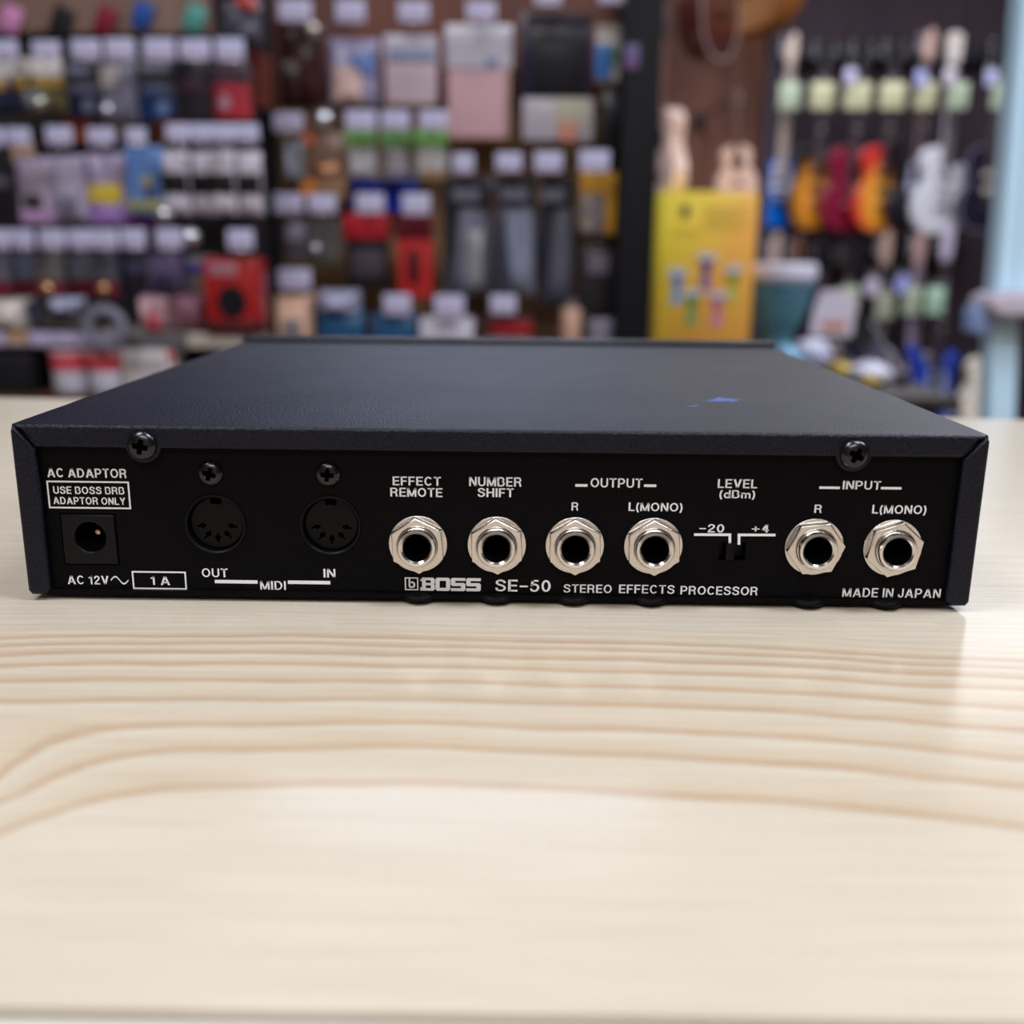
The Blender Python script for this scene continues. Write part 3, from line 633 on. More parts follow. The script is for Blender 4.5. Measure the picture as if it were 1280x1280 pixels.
# --- rack with the tan header: slanted tabs along the top board
for c, cn, r in (((206, 138, 190), 'pink', (4, 8, 26, 42)), ((18, 18, 24), 'black', (66, 8, 88, 54)), ((128, 22, 48), 'crimson', (122, 8, 144, 44)), ((32, 78, 158), 'blue', (168, 2, 190, 36)), ((82, 152, 144), 'teal', (232, 6, 256, 40))):
    item('fabric_strap', 'strap', cn+' fabric strap tab hanging slanted against the tan header board', cn+' strap tab', r, YA+.095, ('tilt', c, .006), [('stitch_band', 'tilt', .1, .62, .9, .8, .001, tuple(int(x*.8) for x in c))], None, 'coloured strap tabs on the header board', pn='strap')
A = [
 ('zip_pouch', 'accessory pack', 'dark grey pouch with bright red top, high beside the black upright', 'grey pouch with red top', (276, 2, 328, 58), ('bag~', (70, 70, 84), .03), [('top_band', 'bag~', .45, .0, .95, .28, .012, (206, 82, 80))], None),
 ('strap_pack', 'accessory pack', 'white, gold and navy pack cut by the frame edge, under the pink strap tab', 'gold and navy pack', (-14, 76, 28, 142), ('bag~', (38, 46, 74), .02), [('header', 'card~', .0, .0, 1, .38, .004, (214, 210, 210)), ('gold_band', 'card', .0, .38, 1, .55, .003, (190, 146, 70))], (-10, 50, 21, 73)),
 ('strap_pack', 'accessory pack', 'white, gold and olive pack tilted below the black strap tab', 'gold and olive pack', (31, 76, 82, 142), ('bag~', (96, 88, 58), .022), [('header', 'card~', .0, .0, 1, .36, .004, (218, 214, 212)), ('gold_band', 'card', .0, .36, 1, .52, .003, (186, 148, 66)), ('window', 'bag~', .1, .55, .6, .95, .012, (110, 116, 120)), ('foil_glint', 'dome!', .34, .66, .66, .98, .01, (220, 224, 214))], (41, 51, 74, 73)),  # the dome is an added glint on the plastic
 ('tuner_pack', 'accessory pack', 'charcoal pack with grey bars and pale disc on navy foot', 'charcoal pack with navy foot', (84, 74, 128, 146), ('card', (52, 52, 62), .014), [('label_bar', 'card~', .0, .12, .55, .25, .003, (120, 122, 150)), ('label_bar', 'card~', .0, .44, 1, .58, .003, (104, 106, 132)), ('foot_panel', 'card', .05, .6, 1, 1, .002, (24, 36, 72)), ('emblem', 'disc', .34, .66, .68, .92, .004, (120, 124, 150))], (90, 49, 124, 74)),
 ('clear_pouch', 'accessory pack', 'clear grey pouch holding a white square piece, left of the blue pack', 'clear pouch with white piece', (131, 76, 170, 156), ('bag~', (112, 110, 128), .02), [('white_piece', 'card', .1, .12, .6, .42, .004, (204, 196, 196)), ('pouch_glint', 'dome!', .0, .66, .44, .92, .014, (206, 204, 220))], (132, 48, 167, 74)),  # shiny dome added to give the pouch a glint
 ('tuner_pack', 'accessory pack', 'black-topped pack with blue lower half and pale round emblem', 'black-topped blue pack', (174, 74, 220, 148), ('card', (48, 48, 54), .014), [('label_bar', 'card~', .05, .06, .75, .2, .003, (122, 126, 142)), ('label_bar', 'card~', .05, .42, .95, .58, .003, (92, 100, 132)), ('foot_panel', 'card', .0, .58, 1, 1, .002, (30, 58, 112)), ('emblem', 'disc', .4, .66, .75, .95, .004, (112, 134, 180))], (180, 48, 217, 75)),
 ('tuner_pack', 'accessory pack', 'near-black pack with faint plum label beside the blue one', 'near-black plum pack', (223, 76, 263, 150), ('card~', (34, 30, 40), .014), [('label_panel', 'card', .1, .3, .9, .55, .002, (64, 44, 58))], (225, 49, 262, 74)),
 ('tuner_pack', 'accessory pack', 'plum pack with red lower half and pale button emblem', 'plum and red pack', (267, 78, 311, 148), ('card~', (70, 48, 62), .014), [('foot_panel', 'card', .0, .36, 1, 1, .003, (172, 48, 62)), ('emblem', 'disc~', .1, .55, .45, .85, .005, (190, 150, 170))], (270, 48, 304, 76)),
 # second row
 ('narrow_pack', 'accessory pack', 'narrow black pack at the frame edge beside the first lilac pack', 'narrow black pack', (-16, 192, 12, 276), ('card', (24, 20, 26), .014), [('label_bar', 'card', .2, .35, 1, .5, .002, (92, 84, 104))], (-22, 160, 4, 182)),
 ('string_pack', 'accessory pack', 'lilac pack with a black angular piece near its bottom', 'lilac pack with black piece', (18, 194, 66, 279), ('bag~', (178, 164, 190), .018), [('black_piece', 'card', .24, .58, .66, .76, .006, (44, 38, 46)), ('bottom_band', 'card', .1, .8, .95, 1, .002, (176, 138, 184))], (9, 160, 37, 182)),
 ('string_pack', 'accessory pack', 'slim lilac pack with a grey rectangular window', 'slim lilac grey-window pack', (71, 194, 107, 279), ('bag~', (168, 160, 186), .018), [('window', 'card', .22, .6, .78, .84, .004, (112, 106, 130))], (58, 158, 89, 181)),
 ('string_pack', 'accessory pack', 'lilac pack with a yellow patch over a violet foot', 'lilac pack with yellow patch', (106, 190, 154, 280), ('bag~', (178, 164, 196), .018), [('yellow_patch', 'card', .06, .44, .88, .7, .004, (214, 190, 62)), ('bottom_band', 'card', .1, .74, .9, 1, .002, (146, 110, 176))], (110, 160, 142, 181)),
 ('book_pack', 'accessory pack', 'sky-blue pack with gold dot and olive lower stripe', 'sky-blue pack', (163, 184, 206, 268), ('card~', (92, 128, 188), .012), [('gold_dot', 'disc', .4, .42, .7, .6, .004, (164, 150, 104)), ('navy_shape', 'card', .5, .6, .85, .75, .003, (54, 66, 110)), ('bottom_stripe', 'card', .0, .78, 1, .94, .003, (142, 140, 92))], (158, 160, 182, 182)),
 ('pouch', 'accessory pack', 'deep purple flat pouch with magenta edge under the sky-blue pack', 'purple flat pouch', (154, 270, 214, 290), ('bag~', (58, 34, 96), .014), [('magenta_edge', 'card', .0, .1, .9, .5, .004, (112, 12, 104))], None),
]
for k, (c, nm) in enumerate((((222), 'first'), ((251), 'second'), ((280), 'third'), ((309), 'fourth'))):
    A.append(('sachet', 'accessory pack', 'white sachet with black middle band, %s of four from the sky-blue pack' % nm, '%s white banded sachet' % nm, (c-15, 188, c+14, 268), ('bag~', (206, 200, 216), .014), [('black_band', 'card', .02, .36, .98, .68, .004, (22, 17, 20))]+([('seal_glint', 'dome!', -.3, .92, .35, 1.1, .01, (225, 228, 235))] if nm == 'first' else []), (c-14, 155, c+14, 177)))  # first sachet gets a mirror dome, added as a bright glint
row3 = [(-16, 16, -18, 11, 'steel-grey pack with dark red foot, cut by the frame edge', (92, 92, 104)), (17, 46, 14, 41, 'steel-blue pack with crimson foot, under the narrow lilac space', (86, 92, 114)), (48, 82, 50, 80, 'khaki-grey pack with crimson foot and rust side', (96, 92, 94)),
        (84, 118, 85, 116, 'slate pack with dark red foot, second before the glossy black pack', (84, 86, 98)), (120, 150, 118, 147, 'charcoal pack with thin red foot beside the glossy black pack', (74, 76, 88))]
for u0, u1, t0, t1, lb, c in row3:
    A.append(('pick_pack', 'accessory pack', lb, lb.split(' with')[0] + (' at frame edge' if 'frame' in lb else ''), (u0, 318, u1, 372), ('card~', c, .012), [('label_panel', 'card~', .08, .35, .92, .58, .003, tuple(min(255, x+14) for x in c)), ('red_foot', 'card', .0, .62, 1, .96, .003, (104, 26, 44))]+([('bronze_glint', 'dome!', .2, .62, .68, .94, .01, (224, 176, 130))] if 'khaki' in lb or 'charcoal' in lb else []), (t0, 287, t1, 311)))  # bronze domes are added glints on two of the packs
A += [
 ('pick_pack', 'accessory pack', 'glossy black pack between the red-footed packs and lilac box', 'glossy black pack', (152, 318, 188, 376), ('card~', (44, 42, 58), .012), [('label_panel', 'card~', .1, .2, .9, .4, .002, (76, 76, 104))], (152, 286, 181, 311)),
 ('cleaner_box', 'accessory pack', 'dusky violet box with dark foot', 'dusky violet box', (192, 318, 230, 362), ('card', (98, 86, 122), .025), [('dark_foot', 'card', .1, .55, .9, 1, .002, (44, 40, 62))], (196, 286, 227, 311)),
 ('cleaner_box', 'accessory pack', 'grey pack with indigo band and tan foot beside the red box', 'indigo-banded grey pack', (233, 320, 267, 368), ('card~', (110, 106, 114), .02), [('indigo_band', 'card', .0, .2, 1, .5, .002, (62, 58, 112)), ('bubble_glint', 'dome!', -.1, -.72, .6, -.22, .01, (225, 228, 238)), ('tan_foot', 'card', .25, .55, .8, .95, .002, (120, 108, 92))], None),  # mirror dome added above the pack for a glint
]
for t in A:
    item(t[0], t[1], t[2], t[3], t[4], YA, t[5], t[6], t[7], 'packs hung on the tan-headed rack', wall=YA+.12)
for r_, c_, lb in (((84, 146, 113, 176), (190, 96, 66), 'terracotta slip pack peeping below the white-piece clear pouch'), ((190, 144, 226, 176), (204, 110, 80), 'terracotta slip pack above the sky-blue pack'),
                   ((134, 146, 156, 170), (214, 170, 140), 'peach slip pack peeping between the lilac pack tags'), ((10, 176, 36, 202), (222, 178, 146), 'peach slip pack at the top of the black-piece lilac pack')):
    item('slip_pack', 'accessory pack', lb, '', r_, YA+.045, ('card', c_, .008), [('label_panel', 'card', .1, .55, .9, .9, .001, tuple(int(x*.85) for x in c_))], None, 'packs hung on the tan-headed rack', wall=YA+.12)
# pieces on the middle shelf
M = [
 ('red_box', 'speaker box', 'large red box with a black round opening and pink label', (272, 322, 333, 405), ('card~', (156, 28, 32), .06), [('round_opening', 'disc', .20, .34, .78, .80, .003, (10, 14, 22)), ('pink_label', 'card~', .1, .06, .62, .24, .002, (160, 110, 122)), ('dark_foot', 'card', .0, .82, 1, 1, .002, (66, 22, 26))]),
 ('roll_bag', 'bag', 'cream and yellow rolled bag lying at the frame edge of the shelf', (-14, 372, 42, 413), ('bag~', (200, 190, 186), .05), [('yellow_end', 'bag~', .0, .1, .45, .5, .02, (206, 186, 110))]),
 ('navy_pouch', 'pouch', 'navy upright pouch between the cream bag and black pack', (44, 376, 66, 413), ('bag', (54, 58, 84), .03), [('pouch_flap', 'card', .05, .0, .95, .3, .003, (42, 44, 66))]),
 ('cable_pack', 'accessory pack', 'dark grey flat pack with a white crumpled bag upon it', (68, 378, 128, 413), ('card~', (50, 48, 54), .05), [('white_wrap', 'bag~', .2, -.22, .8, .32, .02, (176, 182, 212)), ('lower_label', 'card~', .05, .55, .95, .75, .002, (86, 80, 78))]),
 ('cable_coil', 'cable', 'round grey coiled cable standing on the shelf above the red-topped tubs', (132, 376, 188, 432), ('ring', (112, 112, 128), .022), [('plug', 'can!', .42, .0, .56, .14, .01, (170, 170, 176))]),
 ('plush_bag', 'bag', 'pinkish white bag with red blotches on the shelf', (180, 368, 216, 413), ('bag~', (188, 150, 160), .04), [('red_blotch', 'bag', .3, .5, .85, .95, .012, (170, 62, 72))]),
 ('plush_bag', 'bag', 'dull mauve bag on the shelf beside the red box', (218, 366, 262, 413), ('bag~', (126, 88, 104), .04), [('dark_side', 'bag~', .45, .3, .95, .95, .008, (112, 66, 78))]),
]
for t in M: item(t[0], t[1], t[2], t[2], t[3], YA, t[4], t[5], None, 'goods on the middle shelf', zb=(zM if t[0] != 'cable_coil' else None))
a = at(302, 322, YA); hook((285, 287, 316, 312), YA, YA+.12, a.z+.012, a.x, 'large red box')
for o in list(bpy.data.objects):
    if o.name.startswith('cable_coil'): o.location.y = YA-.085
cols = [(176, 136, 92)] + [(178, 172, 208)]*5
for k, (u0, u1) in enumerate(((8, 33), (37, 64), (67, 94), (97, 123), (126, 150), (-18, 5))):
    nm = ['tan price label', 'pale price label beside the tan one', 'pale price label, second from the tan one', 'pale price label, third from the tan one', 'pale price label nearest the coiled cable', 'pale price label cut by the frame edge'][k]
    a, b = at(u0, 432, YA-.062), at(u1, 416, YA-.062)
    e = empty('price_label', ((a.x+b.x)/2, YA-.0605, a.z), nm+' on the shelf rail', 'price tag', 'price labels on the shelf rail')
    hw, hh = (b.x-a.x)/2, b.z-a.z
    link('label_card', box(-hw, hw, -.002, 0, 0, hh, bev=.0005), mat(cols[k] if k < 5 else (178, 172, 208), .5), e)
    link('printed_strip', box(-hw*.85, hw*.85, -.0024, -.0019, hh*.1, hh*.35), stripe_m, e)
# goods on the low ledge
L_ = [
 ('storage_box', 'box', 'flat black box on the brown ledge at the frame edge', (-16, 436, 66, 484), ('card', (22, 22, 28), .09), [('box_lid', 'card', -.01, .0, 1.01, .3, .002, (30, 30, 38))]),
 ('white_box', 'box', 'white carton with grey panel on the ledge, partly behind the effects unit', (172, 432, 230, 484), ('card', (196, 190, 192), .06), [('grey_panel', 'card', .1, .2, .85, .5, .001, (168, 164, 170)), ('red_corner', 'card', .9, .0, 1, .35, .001, (190, 70, 82))]),
]
for t in L_: item(t[0], t[1], t[2], t[2], t[3], YA, t[4], t[5], None, None, zb=zA)
for k, (u0, u1, nm) in enumerate(((70, 108, 'beside the flat black box'), (115, 152, 'second from the flat black box'))):
    item('tub', 'tub', 'white tub with red label top ' + nm, '', (u0, 436, u1, 484), YA-.045, ('can', (200, 200, 214), .02), [('red_top', 'can', -.03, .0, 1.03, .5, .01, (200, 76, 90)), ('pale_band', 'can', -.04, .0, 1.04, .1, .01, (214, 178, 186))], None, 'red-topped tubs on the ledge', zb=zA)
item('tub', 'tub', 'small rose tub between the red-topped tubs and white carton', '', (155, 440, 170, 484), YA+.055, ('can', (192, 132, 142), .02), [('tub_cap', 'can', -.04, .0, 1.04, .3, .01, (206, 160, 168))], None, None, zb=zA)

# --- brown-backed rack
Bq = [
 ('gloss_pack', 'accessory pack', 'dark maroon glossy pack beside the black upright', 'dark maroon pack', (348, 26, 404, 132), ('bag~', (50, 18, 20), .02), [('spot_glint', 'dome!', .60, .02, 1.0, .26, .012, (210, 200, 190)), ('maroon_panel', 'card~', .1, .5, .5, .95, .003, (40, 10, 16))], (349, 0, 389, 26)),  # mirror dome added as the pack's bright glint
 ('cloth_pouch', 'accessory pack', 'clear lilac pouch with peach cloth and blue print', 'clear peach cloth pouch', (408, 46, 473, 131), ('bag~', (160, 156, 190), .02), [('peach_cloth', 'bag', .08, .38, .72, .98, .01, (206, 176, 168)), ('blue_print', 'bag~', .45, .2, .95, .6, .009, (104, 130, 190))], (420, 0, 456, 27)),
 ('cloth_pack', 'accessory pack', 'pale mauve cloth pack with white header, smaller of the two cloths', 'pale mauve cloth pack', (482, 46, 548, 134), ('card', (190, 170, 182), .014), [('header', 'card~', -.02, .0, 1.02, .36, .003, (196, 194, 212)), ('blue_strip', 'card', .05, .2, .97, .36, .004, (136, 146, 180)), ('bottom_edge', 'card', .0, .94, 1, 1, .003, (140, 112, 98))], (498, 2, 536, 27)),
 ('cloth_pack', 'accessory pack', 'large pink cloth pack with tall white header', 'large pink cloth pack', (557, 30, 641, 174), ('card', (200, 162, 172), .014), [('header', 'card~', -.03, .0, 1.03, .38, .003, (192, 190, 204)), ('blue_mark', 'card', .6, .28, .82, .36, .005, (126, 134, 172)), ('brown_edge', 'card', .92, .4, 1, 1, .002, (170, 140, 126)), ('bottom_edge', 'card', .0, .97, 1, 1, .003, (136, 100, 80))], (583, 2, 620, 26)),
 ('folder_pack', 'accessory pack', 'big dark navy folder with a black panel', 'big dark navy folder', (648, 18, 741, 122), ('card~', (28, 28, 52), .012), [('black_panel', 'card', .16, .24, .9, .98, .002, (16, 16, 22)), ('grey_strip', 'card', .05, .0, 1, .16, .002, (44, 42, 50))], (668, -16, 702, 6)),
 ('picture_pack', 'accessory pack', 'small pack with blue and green picture under a white header', 'blue-green picture pack', (742, 30, 789, 101), ('card~', (180, 172, 168), .012), [('blue_picture', 'card', .0, .34, .5, .95, .003, (60, 112, 182)), ('green_picture', 'card', .5, .34, .9, .68, .003, (104, 128, 92))], (748, -12, 782, 4)),
 ('label_pack', 'accessory pack', 'wide white and cream pack with an orange spot under the navy folder', 'wide cream pack', (650, 124, 744, 176), ('card~', (170, 164, 176), .012), [('cream_half', 'card', .45, .0, .96, .68, .002, (178, 172, 158)), ('orange_spot', 'disc', .5, .55, .8, 1.05, .004, (190, 130, 112))], None),
 ('narrow_pack', 'accessory pack', 'tall narrow black pack beside the black end panel', 'tall narrow black pack', (750, 110, 776, 188), ('card~', (20, 20, 28), .014), [('lilac_edge', 'card', .7, .1, .95, .5, .002, (56, 54, 84))], None),
 ('grey_pouch', 'accessory pack', 'crinkled clear grey pouch beside the upright, above the grey-labelled card', 'crinkled clear grey pouch', (357, 174, 381, 230), ('bag~', (132, 134, 146), .02), [('pale_fold', 'bag~', .05, .2, .5, .9, .01, (160, 166, 186))], (342, 141, 378, 164)),
 ('copper_pack', 'accessory pack', 'brown pack with an added copper highlight and orange corner', 'brown copper pack', (383, 166, 432, 252), ('card~', (120, 92, 78), .018), [('copper_highlight', 'bag!', .1, .42, .92, .62, .008, (214, 160, 126)), ('bubble_glint', 'dome!', .2, -.36, .76, -.02, .01, (222, 228, 236)), ('orange_corner', 'disc', -.1, -.02, .22, .2, .004, (190, 100, 60)), ('orange_disc', 'disc', -.22, .66, .2, .96, .006, (206, 122, 42)), ('lower_panel', 'card', .1, .64, 1, .95, .002, (140, 106, 78))], None),  # mirror dome added for a glint, metal band for a copper highlight
 ('care_pack', 'accessory pack', 'white pack with leaf-green header, beside the copper pack', 'green-header pack by copper', (434, 163, 471, 224), ('bag~', (186, 184, 190), .016), [('green_header', 'card', .0, .0, 1, .36, .004, (112, 160, 88))], (432, 138, 470, 162)),
 ('care_pack', 'accessory pack', 'white pack with leaf-green header, middle of the three alike', 'middle green-header pack', (475, 163, 514, 224), ('bag~', (170, 166, 176), .016), [('green_header', 'card', .0, .0, 1, .36, .004, (104, 150, 92)), ('dark_foot', 'card', .1, .82, .9, 1, .003, (112, 108, 124))], (477, 138, 512, 162)),
 ('care_pack', 'accessory pack', 'white pack with leaf-green header and brown foot, by the pink cloth', 'brown-footed green-header pack', (518, 163, 560, 226), ('bag~', (176, 174, 176), .016), [('green_header', 'card', .0, .0, 1, .36, .004, (112, 164, 88)), ('brown_foot', 'card', .3, .78, .95, 1, .004, (140, 110, 78))], (524, 138, 560, 162)),
 ('blister_card', 'accessory pack', 'grey card with white barred label, beside the olive pack', 'white-labelled grey card', (357, 276, 382, 326), ('card~', (92, 92, 100), .014), [('white_label', 'card', .02, .08, .98, .5, .003, (178, 178, 206))], (343, 242, 378, 266)),
 ('olive_pack', 'accessory pack', 'grey and olive pack with an added glint dome', 'grey olive glint pack', (384, 276, 428, 332), ('card~', (84, 84, 84), .014), [('knob_glint', 'dome!', .1, .48, .44, .76, .012, (200, 200, 215)), ('olive_foot', 'card', .0, .78, 1, 1, .002, (62, 60, 44))], (386, 243, 420, 266)),  # metal dome added as a glint on the card
 ('drum_key_pack', 'accessory pack', 'black pack with bright red top band and grey print', 'red-topped black pack', (432, 268, 486, 358), ('card', (32, 26, 32), .018), [('red_top', 'card~', -.04, .0, 1.04, .34, .004, (186, 36, 54)), ('grey_print', 'card', .12, .5, .88, .86, .002, (70, 62, 72))], (445, 242, 480, 266)),
 ('string_box', 'accessory pack', 'tall red pack with black slot and dark red top', 'tall red slotted pack', (498, 268, 542, 372), ('card', (178, 40, 42), .018), [('dark_top', 'card', -.02, .0, 1.02, .28, .003, (96, 18, 36)), ('black_slot', 'card', .32, .42, .62, .82, .002, (48, 14, 22))], (503, 242, 537, 268)),
 ('cable_bag', 'accessory pack', 'grey clear bag with pale crumpled cable, black header, by the red pack', 'grey bag by red pack', (552, 222, 618, 368), ('bag~', (112, 114, 132), .025), [('black_header', 'card', .0, .0, .95, .26, .006, (34, 34, 44)), ('header_label', 'card', .2, .1, .75, .2, .009, (108, 108, 126)), ('dark_wedge', 'wedge', .0, .26, .35, 1, .004, (24, 26, 36)), ('pale_cable', 'bag~', .45, .4, .85, .98, .012, (142, 142, 148))], (566, 192, 592, 216)),  # dark triangles laid over the grey bags
 ('cable_bag', 'accessory pack', 'grey clear bag with dark slanting wedge, middle of the three alike', 'middle grey clear bag', (618, 222, 672, 368), ('bag~', (124, 128, 150), .025), [('black_header', 'card', .0, .0, 1, .26, .006, (34, 34, 44)), ('header_label', 'card', .12, .1, .78, .2, .009, (104, 104, 122)), ('dark_wedge', 'peak', .0, .3, .4, 1, .004, (44, 48, 64))], (620, 191, 652, 214)),
 ('cable_bag', 'accessory pack', 'dim grey clear bag with black header, beside the yellow-framed pack', 'dim grey bag', (672, 222, 722, 380), ('bag~', (92, 92, 108), .025), [('black_header', 'card', .0, .0, .95, .24, .006, (30, 30, 40)), ('header_label', 'card', .0, .09, .7, .19, .009, (104, 104, 120)), ('dark_wedge', 'wedge', -.1, .25, .45, 1, .004, (32, 34, 46))], (668, 190, 703, 215)),
 ('frame_pack', 'accessory pack', 'yellow-edged pack with grey window and pale discs', 'yellow-edged pack', (722, 216, 772, 292), ('card', (206, 152, 46), .014), [('grey_window', 'card', .0, .34, .7, 1, .003, (116, 106, 112)), ('pale_disc', 'disc', .05, .34, .35, .58, .006, (158, 146, 130)), ('pale_disc', 'disc', .05, .7, .4, .98, .006, (150, 140, 122))], (724, 188, 762, 214)),
 ('dark_pack', 'accessory pack', 'black pack with pale mauve label near the end panel', 'mauve-label black pack', (722, 306, 770, 392), ('card~', (40, 38, 44), .014), [('mauve_label', 'card', .25, .12, .85, .42, .003, (122, 112, 130))], None),
]
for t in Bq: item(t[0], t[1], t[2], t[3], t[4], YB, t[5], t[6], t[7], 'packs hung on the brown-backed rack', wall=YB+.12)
for t, s in (((780, 55, 800, 86), 0),):
    a, b = at(t[0], t[3], YB-.083), at(t[2], t[1], YB-.083)
    e = empty('price_label', ((a.x+b.x)/2, YB-.0805, a.z), 'small violet sticker on the black end panel', 'price tag')
    link('label_card', box(-(b.x-a.x)/2, (b.x-a.x)/2, -.002, 0, 0, b.z-a.z, bev=.0004), mat((96, 84, 128), .5), e)
    link('printed_strip', box(-(b.x-a.x)*.4, (b.x-a.x)*.4, -.0025, -.0015, .003, .010), mat((120, 70, 100), .5), e)
# blue-capped boxes behind the red-topped pack
for u0, u1, nm in ((440, 488, 'above the red-topped black pack'), (488, 524, 'above the tall red pack')):
    item('blue_carton', 'box', 'royal blue flat carton ' + nm, '', (u0, 225, u1, 264), YB+.085, ('card', (30, 58, 190), .03), [('bright_edge', 'card~', .1, .02, .95, .3, .002, (60, 96, 240))], None, 'blue cartons on the brown-backed rack')
# goods on the lower shelf
S_ = [
 ('peach_box', 'box', 'peach box with grey window on the lower shelf', 'peach box', (357, 368, 399, 424), ('card', (236, 192, 168), .06), [('grey_window', 'card', .14, .52, .66, .96, .002, (128, 120, 124)), ('side_edge', 'card', .82, .05, 1, 1, .001, (166, 136, 124))], (349, 336, 388, 362)),
 ('teal_box', 'box', 'teal blue box under a crumpled white wrap, beside the peach box', 'teal box by peach box', (408, 388, 460, 424), ('card', (34, 82, 122), .06), [('white_wrap', 'bag~', -.08, -.75, .9, .05, .02, (170, 170, 200)), ('pale_corner', 'card~', .6, .1, .95, .4, .001, (90, 120, 152))], None),
 ('teal_box', 'box', 'teal blue box beside the white box', 'teal box by white box', (472, 390, 523, 424), ('card', (36, 84, 124), .06), [('pale_corner', 'card~', .6, .1, .95, .4, .001, (90, 120, 152))], (480, 368, 513, 393)),
 ('white_box', 'box', 'low white box with grey print on the lower shelf', 'low white box', (529, 396, 593, 424), ('card', (204, 202, 220), .06), [('grey_print', 'card', .3, .3, .7, .65, .001, (172, 170, 186))], (543, 369, 580, 396)),
 ('red_pack', 'box', 'small dark red pack on the lower shelf', 'small dark red pack', (603, 394, 666, 424), ('card', (62, 34, 38), .05), [('red_panel', 'card', .2, .15, .98, .75, .002, (146, 26, 34)), ('lilac_print', 'card', .05, .8, .95, .98, .002, (120, 116, 130))], (613, 369, 645, 392)),
 ('peach_bottle', 'bottle', 'small peach bottle on the lower shelf', 'small peach bottle', (700, 384, 726, 424), ('can', (200, 160, 142), .02), [('bottle_cap', 'can', .2, -.22, .8, .02, .01, (120, 112, 116))], None),
 ('grey_tub', 'tub', 'grey round tub at the end of the lower shelf', 'grey round tub', (732, 396, 768, 424), ('can', (132, 130, 148), .02), [('tub_lid', 'can~', -.03, .0, 1.03, .3, .01, (150, 150, 170))], None),
]
for t in S_:
    e = item(t[0], t[1], t[2], t[3], t[4], YB, t[5], t[6], t[7], None, zb=zB)
    if t[5][0] == 'can': e.location.y = YB-.03

# ------------------------------------------------------------------ brown partition with ukuleles, yellow carton, bench
YP = 3.6
pw = wood_material('red_brown_panelling', (88, 50, 38), (132, 88, 70), (5, 5, .8), .8)
a, b = at(800, 300, YP), at(950, 300, YP)
struct('wall_partition', box(a.x, b.x, YP, YP+.05, 0, TZ+1.6), pw)
a, b = at(947, 300, YP-.02), at(957, 300, YP-.02)
struct('trim_1', box(a.x, b.x, YP-.02, YP+.08, 0, TZ+1.6), mat((70, 62, 78), .6))
# low dark bench
YBn0, YBn1 = 2.1, 3.35
zN = at(1000, 449, 2.9).z
bn = empty('low_bench', ((at(820, 449, 2.9).x+at(1200, 449, 2.9).x)/2, 2.7, 0), 'low dark bench carrying the yellow carton, hand drum and bags', 'bench')
link('bench_top', rel(bn, box(at(815, 449, 2.6).x, at(1165, 449, 2.3).x, YBn0, YBn1, zN-.03, zN, bev=.003)), wood_material('bench_wood', (34, 26, 26), (48, 38, 36), (1, 8, 8)), bn)
link('bench_base', rel(bn, box(at(815, 449, 2.6).x+.02, at(1165, 449, 2.3).x-.04, YBn0+.04, YBn1, 0, zN-.03)), mat((24, 20, 22), .6), bn)
# yellow carton with drums printed on it
YC = 2.75
a, b = at(819, 428, YC), at(949, 240, YC)
yc = empty('drum_carton', ((a.x+b.x)/2, YC, zN), 'tall yellow carton printed with five small coloured drums', 'carton')
cw, chh = b.x-a.x, b.z-zN
vis = b.z-a.z
m, nt, bsd, N, L = nodes_mat('yellow_orange_print')
tc = N.new('ShaderNodeTexCoord'); sp = N.new('ShaderNodeSeparateXYZ'); L.new(tc.outputs['Object'], sp.inputs[0])
mr = N.new('ShaderNodeMath'); mr.operation = 'MULTIPLY_ADD'; mr.inputs[1].default_value = 1.3/cw; mr.inputs[2].default_value = .55; L.new(sp.outputs['X'], mr.inputs[0])
m3 = N.new('ShaderNodeMath'); m3.operation = 'MULTIPLY_ADD'; m3.inputs[1].default_value = -1.0/vis; L.new(sp.outputs['Z'], m3.inputs[0]); m3.inputs[2].default_value = .85; 
m4 = N.new('ShaderNodeMath'); m4.operation = 'ADD'; L.new(mr.outputs[0], m4.inputs[0]); L.new(m3.outputs[0], m4.inputs[1])
rp = N.new('ShaderNodeValToRGB'); rp.color_ramp.elements[0].color = rgb((250, 226, 50)); rp.color_ramp.elements[1].color = rgb((244, 178, 74)); L.new(m4.outputs[0], rp.inputs[0])
L.new(rp.outputs[0], bsd.inputs['Base Color']); bsd.inputs['Roughness'].default_value = .45
link('box_body', box(-cw/2, cw/2, 0, .16, 0, chh, bev=.002), m, yc)
def cxy(fx, fy): return (-cw/2+cw*fx, chh-vis*fy)
def printed(name, pts, c): return link(name, plate([pts], .0016), mat(c, .5), yc, (0, -.0004, 0), smooth=False)
